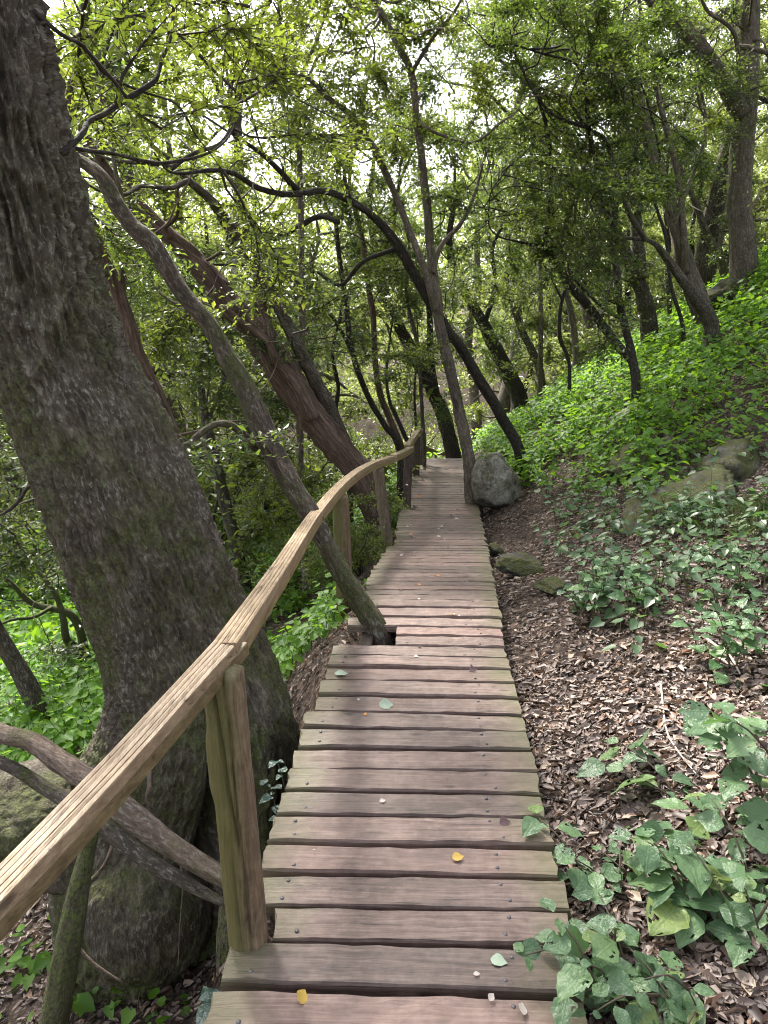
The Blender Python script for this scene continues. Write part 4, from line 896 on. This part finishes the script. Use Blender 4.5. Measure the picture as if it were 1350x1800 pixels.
for k_, (px_, py_, Yp_, sc_) in enumerate(((632, 905, 7.1, .42), (688, 915, 8.6, .4), (590, 880, 8.0, .55))):
    p_ = at(px_, py_, Yp_); o = place(PB, (2, 1, 0)[k_], p_[0], p_[1], sc_, k_*1.9, ('small bush at the foot of the shaggy tree behind the rail', 'small bush between the far posts of the handrail', 'small pale bush left of the shaggy tree foot')[k_], 'bush', None)
    if 'group' in o: del o['group']
by = {}
for o in list(bpy.data.objects):
    if o.get('group') in ('trees in the background woods', 'bushes in the background woods'): by.setdefault(o['label'], []).append(o)
ORD = ('leftmost', 'second from left', 'third from left', 'fourth from left', 'fifth from left', 'sixth from left', 'seventh from left', 'eighth from left')
for lab, os_ in by.items():
    os_.sort(key=lambda o: o.location.x/o.location.y)
    if 1 < len(os_) <= 8:
        for i_, o in enumerate(os_): o['label'] = lab + ', ' + ('rightmost' if i_ == len(os_)-1 else ORD[i_])
# woodland so far off that it reads as one mass
n = 76000; y = g.uniform(46, 74, n); x = g.uniform(-.75, .75, n)*y
hmax = 12.5 + 6*fbm(np.column_stack([x*.12, y*.12, x*0]), 3); z = ground_z(x, y, False) + g.random(n)**.8*hmax*1.15
lp = np.column_stack([x, y, z]); d_ = unit(g.standard_normal((n, 3))); nn = unit(g.standard_normal((n, 3))+np.array((0, 0, .6)))
lv = leaves(lp, d_, nn, g.uniform(.25, .55, n), g.uniform(.14, .32, n), T_DIAMOND)
tag(mesh_obj('distant_woodland', lv[0], lv[1], M['leaf_far_lit'], smooth=False), 'hazy mass of distant woodland across the valley', 'woodland', kind='stuff')

# ------------------------------------------------------------------ herbs on the slopes
def leaf_mesh(name, mat, tmpl_pts, curl=.0, bites=0, seed=0, bend=.16, twist=0.):
    """leaf blade with midrib fold, wavy margin and, on some, bite holes: half-widths along its length"""
    g = rng(seed+7); n = 15 if bites else 10; cols = 6 if bites else 4; xs = np.linspace(0, 1, n); V = []; UV = []
    for x in xs:
        w_ = np.interp(x, [p_[0] for p_ in tmpl_pts], [p_[1] for p_ in tmpl_pts])*(1+.045*math.sin(x*23+seed)); b_ = np.interp(x, [p_[0] for p_ in tmpl_pts], [p_[2] if len(p_) > 2 else 0 for p_ in tmpl_pts])
        for c_ in range(-cols, cols+1):
            f = c_/cols; V.append((x - b_*abs(f), f*w_, .14*abs(f)*w_ - bend*x*x + .05*math.sin(x*11+f*3+seed)*abs(f)*.5 + curl*f*w_ + twist*f*w_*x)); UV.append((x, .5+f*w_))
    m = 2*cols+1; F = [(i*m+k, i*m+k+1, (i+1)*m+k+1, (i+1)*m+k) for i in range(n-1) for k in range(m-1)]
    kill = set()
    for q in range(bites):
        i0, k0 = int(g.integers(3, n-3)), int(g.choice([1, 2, 3, m-5, m-4, m-3, m-2, 0]))
        kill |= {(i0, k0), (i0+int(g.integers(0, 2)), k0), (i0, min(m-2, k0+int(g.integers(0, 2))))}
    if kill: F = [f for f in F if (f[0]//m, f[0] % m) not in kill]
    return make_mesh(name, np.array(V), [np.array(F)], mat, True, None, np.array(UV))
HEART = [(0, .10, .0), (.06, .30, .10), (.18, .42, .14), (.35, .43, .08), (.55, .33, .02), (.75, .19, 0), (.9, .08, 0), (1, .004, 0)]
OVATE = [(0, .02), (.08, .13), (.22, .25), (.42, .32), (.62, .27), (.8, .16), (.92, .06), (1, .004)]
LOBED = [(0, .03), (.08, .18), (.2, .32), (.34, .36), (.48, .38), (.58, .33), (.7, .26), (.82, .15), (.92, .06), (1, .004)]
LM_H = [leaf_mesh('herb_leaf', M['herb_obj'], HEART), leaf_mesh('herb_leaf', M['herb_obj'], HEART, .1)]
BROAD = [(0, .03), (.06, .17), (.18, .33), (.36, .40), (.58, .33), (.78, .19), (.92, .07), (1, .004)]
LM_S = [leaf_mesh('shrub_leaf', M['shrub'], sh, cu, bi, sd_, be, tw_) for sh, cu, bi, sd_, be, tw_ in ((OVATE, 0, 0, 1, .16, 0), (LOBED, .06, 4, 2, .25, .2), (OVATE, -.08, 5, 3, .1, -.3), (BROAD, .1, 3, 4, .3, .3), (BROAD, -.1, 7, 5, .05, -.2), (OVATE, .3, 2, 6, .4, .4), (LOBED, -.25, 0, 7, .2, -.4), (BROAD, 0, 0, 8, .22, .1))]
LM_I = [leaf_mesh('ivy_leaf', M['ivy'], HEART)]
def leaf_obj(name, me, parent, p_, d_, n_, size):
    d_ = unit(np.array(d_)); s_ = unit(np.cross(n_, d_)); u_ = np.cross(d_, s_)
    o = bpy.data.objects.new(name, me); COL.objects.link(o); o.parent = parent
    q = np.array(p_) - ORI[parent.name]
    mt = Matrix(((d_[0], s_[0], u_[0], q[0]), (d_[1], s_[1], u_[1], q[1]), (d_[2], s_[2], u_[2], q[2]), (0, 0, 0, 1)))
    o.matrix_local = mt @ Matrix.Diagonal((size, size, size, 1)); ORI[o.name] = np.array(p_); return o
def plant(name, label, cat_, group, base, stems, meshes, leafL, seed, every=.055, mat='stem', rs=.004, droop=.25):
    """stems: list of point lists; leaves in loose pairs along each stem and a tuft at its tip"""
    g = rng(seed); root = empty(name, base, label, cat_, group)
    for st_ in stems:
        C = smooth_path(np.array(st_), .04); n = len(C); rad = np.linspace(rs, rs*.4, n)
        V, F, bk, Cs = tube(C, rad, 6, .05, .05, seed); mesh_obj('stem', V, F, M[mat], root)
        s = np.r_[0, np.cumsum(np.linalg.norm(np.diff(C, axis=0), axis=1))]; Lh = s[-1]; T = unit(np.gradient(C, axis=0))
        ts = np.arange(Lh, max(.25*Lh, Lh-.65), -every*g.uniform(.8, 1.2)); az = g.uniform(0, 6.28)
        for k, t_ in enumerate(ts):
            for h_ in (0, 1):
                if k > 0 and g.random() < .22: continue
                p_ = np.array([np.interp(t_, s, C[:, q]) for q in range(3)]); a_ = az + k*1.45 + h_*math.pi + g.normal()*.35
                d_ = np.array((math.cos(a_), math.sin(a_), -.05-droop*g.random())) + T[-1]*.25
                sz = leafL*g.choice((.4, .6, .8, .95, 1.2))*g.uniform(.9, 1.1)*(1 if k else .8); pet = unit(d_+np.array((0, 0, .5)))*sz*.25
                leaf_obj('leaf', meshes[int(g.integers(len(meshes)))], root, p_+pet, d_, unit(np.array((g.normal()*.25, g.normal()*.25-.12, 1.))), sz)
    return root
def herb_stems(base, h, n, g, lean=(0, 0)):
    out = []
    for k in range(n):
        a_ = g.uniform(0, 6.28); r_ = g.uniform(.05, .16); t_ = base + np.array((math.cos(a_)*r_+lean[0], math.sin(a_)*r_+lean[1], h*g.uniform(.7, 1.1)))
        out.append([base + np.array((0, 0, -.03)), base*.5+t_*.5+np.array((0, 0, h*.12)), t_])
    return out
g = rng(41); nh = 0
BAND = [(1000, 955, 1130, 1075, 17, 'broad-leaved herb in the grey-green patch beside the deck litter', 'herbs in the patch beside the litter'),
        (950, 850, 1060, 940, 12, 'broad-leaved herb on the slope behind the low mossy rock', 'herbs behind the low mossy rock'),
        (1060, 850, 1260, 1000, 22, 'broad-leaved herb at the foot of the mossy outcrop', 'herbs at the foot of the outcrop'),
        (1200, 980, 1345, 1130, 9, 'broad-leaved herb on bare litter near the right picture edge', 'herbs near the right edge'),
        (1080, 1090, 1340, 1220, 4, 'small herb alone on the leaf litter', 'lone herbs on the litter')]
for (x0, y0, x1, y1, cnt, lab, grp) in BAND:
    for _ in range(cnt):
        b_ = on_ground(g.uniform(x0, x1), g.uniform(y0, y1)+25); h = g.uniform(.16, .34)
        plant('herb', lab, 'herb', grp, b_, herb_stems(b_, h, int(g.integers(1, 4)), g, (-.04, -.03)), LM_H, g.uniform(.055, .085), 900+nh, every=.08, rs=.0035); nh += 1
def herb_mass(name, label, pts, hh, leafL, seed, nl=9, mat='herb'):
    g = rng(seed); n = len(pts); h = g.uniform(*hh, n)
    P = np.repeat(pts, nl, 0); H = np.repeat(h, nl); f = np.tile((np.arange(nl)+.8)/nl, n); a_ = g.uniform(0, 6.28, n*nl); r_ = g.uniform(.02, .13, n*nl)
    lean = np.repeat(g.standard_normal((n, 2))*.06, nl, 0)
    pos = P + np.column_stack([np.cos(a_)*r_+lean[:, 0]*f, np.sin(a_)*r_+lean[:, 1]*f, H*(.3+.7*f)])
    d_ = np.column_stack([np.cos(a_), np.sin(a_), -.1-.35*g.random(n*nl)]); nn = unit(np.column_stack([g.standard_normal(n*nl)*.3-.1, g.standard_normal(n*nl)*.3-.18, np.ones(n*nl)]))
    sz = leafL*g.uniform(.55, 1.25, n*nl); lv = leaves(pos, d_, nn, sz, sz*g.uniform(.75, 1., n*nl), T_HEART)
    o = mesh_obj(name, lv[0], lv[1], M[mat], smooth=True); tag(o, label, 'ground cover', kind='stuff')
    tp = np.stack([pts-np.array((0, 0, .02)), pts+np.array((0, 0, 1))*h[:, None]*.5+.01, pts + np.column_stack([lean[::nl], h])], 1)
    sv = thin_tubes(tp, .0035, .0015); o2 = mesh_obj('stems', sv[0], sv[1], M['stem'], o); o2['kind'] = 'stuff'
g = rng(43)
n = 9500; y = 4.6 + 15.5*g.random(n)**.85; s_ = .15 + 8.0*g.random(n)**1.1; x = xr(y)+s_
lit = np.interp(y, [4, 5.2, 6.5, 8.5, 10], [2.0, 1.15, .95, .45, .12])
pn = fbm(np.column_stack([x*.9, y*.9, x*0]), 3)
dens = sst(s_, lit, lit+.6)*sst(y, 5.3, 8.2)*np.where(pn > -.32, 1, .15)
bare = np.exp(-(((x-4.1)/1.1)**2+((y-6.8)/1.6)**2)); dens = dens*(1-.65*np.clip(bare*1.2, 0, 1))
kk = g.random(n) < dens
pts = np.column_stack([x, y, ground_z(x, y)])[kk]
herb_mass('hillside_herbs', 'dense bright green herbs covering the hillside right of the boardwalk', pts, (.16, .44), .078, 44, nl=9)
n = 900; y = g.uniform(3.3, 6.4, n); s_ = g.uniform(.5, 3.0, n); x = xr(y)+s_; pn = fbm(np.column_stack([x*1.1+3, y*1.1, x*0]), 3)
kk = (g.random(n) <   .30*np.exp(-((s_-1.45-.1*(y-4.6))/.55)**2)*sst(y, 3.4, 4.3)+.10) & (pn > -.3); pts = np.column_stack([x, y, ground_z(x, y)])[kk]
herb_mass('slope_herbs', 'dull green broad-leaved herbs between the litter and the mossy outcrop', pts, (.10, .28), .07, 48, nl=7, mat='herb_dull')
n = 3600; y = 3.6 + 13*g.random(n); tl = .12 + 3.6*g.random(n)**1.2; x = xl(y)-tl; pn = fbm(np.column_stack([x*.9+40, y*.9, x*0]), 3)
kk = (pn > -.15) & (g.random(n) < .85*sst(y, 3.5, 5.0)) & ~((tl < .5) & (y < 4.6)) & ~((x < -.6) & (y < 4.2)); pts = np.column_stack([x, y, ground_z(x, y)])[kk]
herb_mass('bank_herbs', 'bright green herbs on the bank falling away left of the boardwalk', pts, (.12, .34), .07, 45)
n = 700; y = g.uniform(3.9, 7.5, n); x = g.uniform(-3.6, -1.5, n); kk = (fbm(np.column_stack([x*1.2, y*1.2, x*0+7]), 2) > -.2); pts = np.column_stack([x, y, ground_z(x, y)])[kk]
herb_mass('hollow_herbs', 'green herbs in the hollow between the stump and the huge tree', pts, (.2, .5), .075, 46)
n = 40; y = g.uniform(1.6, 3.2, n); x = g.uniform(-1.9, -.75, n); pts = np.column_stack([x, y, ground_z(x, y)])
herb_mass('litter_seedlings', 'small green seedlings on the litter below the handrail', pts, (.04, .12), .075, 47, nl=5)

# ------------------------------------------------------------------ shrubs in the right foreground
def gpx(px, py): return on_ground(px, py)
def stem_px(base, mids):
    return [base - np.array((0, 0, .04))] + [at(x, y, Y_) for x, y, Y_ in mids]
SHR = [
    ('tall green shrub whose stem crosses the lower right corner', (1290, 1800), [[(1255, 1700, 1.70), (1215, 1590, 1.78), (1165, 1500, 1.86), (1120, 1470, 1.95)], [(1250, 1690, 1.70), (1262, 1600, 1.75), (1240, 1560, 1.8)]], .115, 1),
    ('green shrub spilling from the right picture edge above the corner', (1390, 1690), [[(1345, 1520, 2.0), (1338, 1390, 2.1), (1300, 1290, 2.2), (1240, 1265, 2.3)], [(1370, 1500, 2.0), (1365, 1340, 2.05), (1350, 1260, 2.1)]], .11, 2),
    ('long-stemmed shrub with large leaves reaching over the litter', (1330, 1600), [[(1270, 1500, 2.2), (1205, 1420, 2.3), (1130, 1370, 2.4), (1075, 1345, 2.5)], [(1290, 1500, 2.2), (1260, 1440, 2.2), (1225, 1420, 2.25)]], .125, 3),
    ('low leafy shrub overhanging the front boards at lower right', (1130, 1840), [[(1075, 1730, 1.60), (1030, 1690, 1.62), (985, 1655, 1.64)], [(1090, 1750, 1.56), (1050, 1740, 1.52), (1000, 1745, 1.50)], [(1110, 1740, 1.6), (1080, 1690, 1.65), (1075, 1650, 1.7)]], .085, 4),
    ('small shrub beside the boards behind the low overhanging one', (1150, 1690), [[(1085, 1590, 1.95), (1040, 1560, 2.0), (1005, 1540, 2.02)], [(1120, 1600, 1.95), (1090, 1540, 2.0), (1070, 1520, 2.05)]], .095, 5),
    ('bushy shrub filling the bottom right corner', (1370, 1830), [[(1340, 1740, 1.65), (1310, 1680, 1.7), (1285, 1650, 1.72)], [(1350, 1740, 1.6), (1330, 1620, 1.65), (1300, 1540, 1.72)], [(1300, 1790, 1.55), (1240, 1770, 1.55), (1190, 1740, 1.58)]], .10, 6),
    ('leafy shrub at the right edge half way up the litter', (1375, 1420), [[(1345, 1320, 2.7), (1310, 1270, 2.8), (1285, 1255, 2.85)], [(1370, 1300, 2.7), (1340, 1240, 2.8)]], .10, 7),
    ('leafy shrub with slim stems against the lower right edge', (1400, 1760), [[(1350, 1650, 1.8), (1325, 1560, 1.85), (1290, 1490, 1.95)], [(1345, 1690, 1.75), (1300, 1640, 1.8), (1255, 1620, 1.85)], [(1350, 1700, 1.7), (1345, 1620, 1.75), (1340, 1560, 1.8)]], .10, 9),
    ('small-leaved shrub low in the litter between the larger shrubs', (1240, 1720), [[(1200, 1660, 1.85), (1175, 1625, 1.9), (1140, 1610, 1.92)], [(1230, 1660, 1.85), (1235, 1610, 1.9)], [(1250, 1720, 1.7), (1280, 1700, 1.7), (1310, 1720, 1.68)]], .075, 10),
    ('low seedling shrub in front of the bottom right corner', (1230, 1860), [[(1200, 1790, 1.5), (1160, 1750, 1.52), (1120, 1760, 1.52)], [(1230, 1790, 1.5), (1210, 1740, 1.52)]], .075, 8)]
for lab, bpx, sts, lL, sd_ in SHR:
    b_ = gpx(min(bpx[0], 1420), bpx[1])
    if b_[1] > 6: b_ = np.array((.9, 1.5, float(ground_z(.9, 1.5))))
    st_ = [stem_px(b_, m_) for m_ in sts]; gq = rng(1400+sd_)
    for m_ in list(st_):
        for q in range(2):
            j0 = m_[1+q % 2]; e_ = np.array(m_[-1])*.6 + np.array(j0)*.4 + np.array((gq.uniform(-.18, .16), gq.uniform(-.14, .26), gq.uniform(-.04, .14)))
            st_.append([j0, (j0+e_)/2+np.array((0, 0, .03)), e_])
    plant('broadleaf_shrub', lab, 'shrub', 'shrubs in the right foreground', b_, st_, LM_S, lL, 1500+sd_, every=.06, mat='stem_brown', rs=.0045, droop=.15)
# ivy by the front post
b_ = at(512, 1475, 2.45); b_[2] = min(b_[2], -.02)
plant('ivy_sprig', 'glossy ivy sprig climbing beside the deck edge behind the front post', 'ivy', None, b_, [[b_, at(505, 1420, 2.45), at(497, 1370, 2.45), at(487, 1338, 2.46)], [b_, at(490, 1440, 2.42), at(478, 1390, 2.42), at(470, 1380, 2.42)]], LM_I, .05, 77, every=.05, rs=.002)
b_ = at(385, 1790, 1.75)
plant('ivy_sprig', 'small ivy sprig at the bottom beside the first board', 'ivy', None, b_, [[b_, at(380, 1770, 1.7), at(372, 1750, 1.68)]], LM_I, .06, 78, every=.05, rs=.002)

# ------------------------------------------------------------------ leaf litter
def litter_pts(n, x0, x1, y0, y1, seed, f):
    g = rng(seed); y = g.uniform(y0, y1, n); x = x0(y) + (x1(y)-x0(y))*g.random(n); k_ = g.random(n) < f(x, y); return x[k_], y[k_], g
LX, LY = [], []
cl = lambda x, y: .55 + .6*fbm(np.column_stack([x*2.2, y*2.2, x*0]), 3) + .15
for (n, x0, x1, y0, y1) in ((46000, lambda y: xr(y)-.05, lambda y: xr(y)+1.9, .9, 3.6), (27000, lambda y: xr(y)-.05, lambda y: xr(y)+3.2, 3.6, 6.5), (16000, lambda y: xr(y)-.05, lambda y: xr(y)+4.0, 6.5, 10.5),
                            (15000, lambda y: y*0-2.4, lambda y: xl(y)+.1, 1.0, 4.6), (5000, lambda y: xl(y)-2.5, lambda y: xl(y)+.1, 4.6, 9.0), (2500, lambda y: xl(y), lambda y: xr(y), 1.0, 8.)):
    x, y, g = litter_pts(n, x0, x1, y0, y1, int(n+y0*10), cl); LX.append(x); LY.append(y)
x = np.concatenate(LX); y = np.concatenate(LY); n = len(x); g = rng(88)
z = ground_z(x, y) + .004 + .02*g.random(n)
a_ = g.uniform(0, 6.28, n); tilt = .55*g.standard_normal((n, 2))
eps = .05; gxn = (ground_z(x+eps, y)-ground_z(x-eps, y))/(2*eps); gyn = (ground_z(x, y+eps)-ground_z(x, y-eps))/(2*eps)
nn = unit(np.column_stack([-gxn+tilt[:, 0], -gyn+tilt[:, 1], np.ones(n)])); d_ = np.column_stack([np.cos(a_), np.sin(a_), gxn*np.cos(a_)+gyn*np.sin(a_)])
sz = np.clip((.026+.006*(y < 3.6))*np.exp(.52*g.standard_normal(n)), .008, .066); pos = np.column_stack([x, y, z])
zc = np.array([depth(p_) for p_ in pos]); show = sz/zc*((x > xr(y)) & (y > .8))
order = np.argsort(-show)[:260]; rest = np.ones(n, bool); rest[order] = False
lv = leaves(pos[rest], d_[rest], nn[rest], sz[rest], sz[rest]*g.uniform(.28, .6, rest.sum()), T_CURL)
tag(mesh_obj('leaf_litter', lv[0], lv[1], M['litter'], smooth=True), 'brown and tan dead leaves carpeting the forest floor', 'leaf litter', kind='stuff')
LM_D = [leaf_mesh('dry_leaf', M['litter_obj'], OVATE, c_) for c_ in (.9, -.7, .4, 1.3)]
for q, i in enumerate(order):
    leaf_obj('fallen_leaf', LM_D[q % 4], ground, pos[i]+np.array((0, 0, .006)), d_[i], nn[i], sz[i]*1.15)
# sticks and fine twigs lying in the litter
g = rng(90); n = 420; y = g.uniform(1.4, 8, n); x = np.where(g.random(n) < .8, xr(y)+g.uniform(.05, 2.6, n), xl(y)-g.uniform(.2, 1.6, n)); a_ = g.uniform(0, 6.28, n); Ln = g.uniform(.08, .38, n)
P = np.zeros((n, 4, 3))
for k_ in range(4):
    xx = x+np.cos(a_)*Ln*(k_/3-.5)+.01*g.standard_normal(n); yy_ = y+np.sin(a_)*Ln*(k_/3-.5)+.01*g.standard_normal(n); P[:, k_] = np.column_stack([xx, yy_, ground_z(xx, yy_)+.018+.012*g.random(n)])
sv = thin_tubes(P, .003, .0015); tag(mesh_obj('twig_litter', sv[0], sv[1], M['twig']), 'thin dead twigs scattered through the leaf litter', 'twigs', kind='stuff')
def stick(label, pix, r0, mat):
    pts = [gpx(*q) + np.array((0, 0, .025)) for q in pix]; V, F, bk, C = tube(pts, np.linspace(r0, r0*.5, len(pts)), 8, .04, .15, r0*900, .03, .004); tag(mesh_obj('stick', V, F, M[mat], origin=pts[0], attrs={'bark': bk}), label, 'stick')
stick('bleached stick lying on the litter at right', [(1236, 1128), (1258, 1145), (1280, 1160), (1300, 1195)], .008, 'stick')
stick('thin curved stick arching through the litter toward the shrubs', [(1160, 1210), (1170, 1290), (1190, 1330), (1225, 1375)], .005, 'stick')
stick('grey half-buried branch on the bare soil below the herbs', [(1060, 1105), (1100, 1085), (1150, 1065), (1170, 1062)], .012, 'bark_log')
# grass blades near the herbs
g = rng(91); n = 1500; y = g.uniform(3.6, 5.6, n); x = xr(y)+g.uniform(.5, 2.0, n); kk = fbm(np.column_stack([x*1.6, y*1.6, x*0+3]), 2) > .05; x, y = x[kk], y[kk]; n = len(x); a_ = g.uniform(0, 6.28, n)
pos = np.column_stack([x, y, ground_z(x, y)]); d_ = unit(np.column_stack([np.cos(a_)*.8, np.sin(a_)*.8, g.uniform(.3, 1., n)])); nn = unit(g.standard_normal((n, 3))*.3+np.array((0, 0, 1.)))
lv = leaves(pos, d_, nn, g.uniform(.08, .22, n), np.full(n, .007), T_OVAL); tag(mesh_obj('grass_tufts', lv[0], lv[1], M['grass'], smooth=False), 'thin grass between the herbs and the litter', 'grass', kind='stuff')

# ------------------------------------------------------------------ single leaves lying on the boards
def deck_leaf(px, py, wpx, label, mat, az, curl=.5, shape=OVATE):
    Ys = np.linspace(1.2, 13, 1500); pr = np.array([project((0, yv, float(deck_z(yv))))[1] for yv in Ys]); yv = Ys[np.argmin(np.abs(pr-py))]
    zd = float(deck_z(yv)); k_ = depth((0, yv, zd))/FPX; p_ = np.array(((px-675)*k_, yv, zd+.008)); me = leaf_mesh('fallen_leaf', M[mat], shape, curl)
    o = bpy.data.objects.new('fallen_leaf', me); link(o, None, p_); o.scale = (wpx*k_,)*3; o.rotation_euler = (0, -.12, az); return tag(o, label, 'leaf')
deck_leaf(528, 1770, 30, 'curled yellow leaf on the gap before the first full board', 'yellow_leaf', 1.4, 1.0)
deck_leaf(795, 1512, 22, 'ragged yellow leaf on the boards near the front', 'yellow_leaf', .3, .3, LOBED)
deck_leaf(862, 1692, 30, 'torn pale green leaf on the second board', 'pale_leaf', -.3, .2, LOBED)
deck_leaf(878, 1449, 20, 'dark purple-brown leaf near the right end of a board', 'brown_leaf', .2, .8, LOBED)
deck_leaf(588, 1186, 24, 'long pale green leaf near the left end of the boards', 'pale_leaf', 0, .2)
deck_leaf(666, 1242, 26, 'narrow pale leaf lying across a board mid-way', 'pale_leaf', .2, .8)
deck_leaf(667, 1412, 12, 'small pinkish leaf at the left side of a board', 'white_leaf', .4, .4)
deck_leaf(860, 1764, 18, 'small white leaf in the gap near the shrubs', 'white_leaf', 1.0, .6)
deck_leaf(920, 1790, 26, 'white upturned leaf beside the overhanging shrub', 'white_leaf', 1.5, .8)
deck_leaf(825, 1180, 14, 'dark crumpled leaf on the boards before the step', 'brown_leaf', .2, .9)
deck_leaf(832, 1715, 12, 'tiny pinkish leaf scrap on the second board', 'white_leaf', .1, .3)
g = rng(95)
for q in range(46):
    py = g.uniform(815, 1095) if q < 40 else g.uniform(1100, 1500); f = g.uniform(.08, .92); px = np.interp(py, LPY, LPX)*(1-f)+np.interp(py, RPY, RPX)*f
    if 1095 < py < 1135: px = max(px, 720)
    o = deck_leaf(px, py, g.uniform(5, 9), 'tiny dry leaf scattered on the far boards' if py < 1096 else 'tiny dry leaf scattered on the near boards', ('white_leaf', 'white_leaf', 'orange_leaf', 'brown_leaf')[q % 4], g.uniform(0, 6.28), .4)
    o['group'] = 'tiny leaves on the far boards' if py < 1096 else 'tiny leaves on the near boards'
print('LEAVES', NLEAF, 'OBJECTS', len(bpy.data.objects), 'TRIS', sum(len(m_.loops)-2*len(m_.polygons) for m_ in bpy.data.meshes))
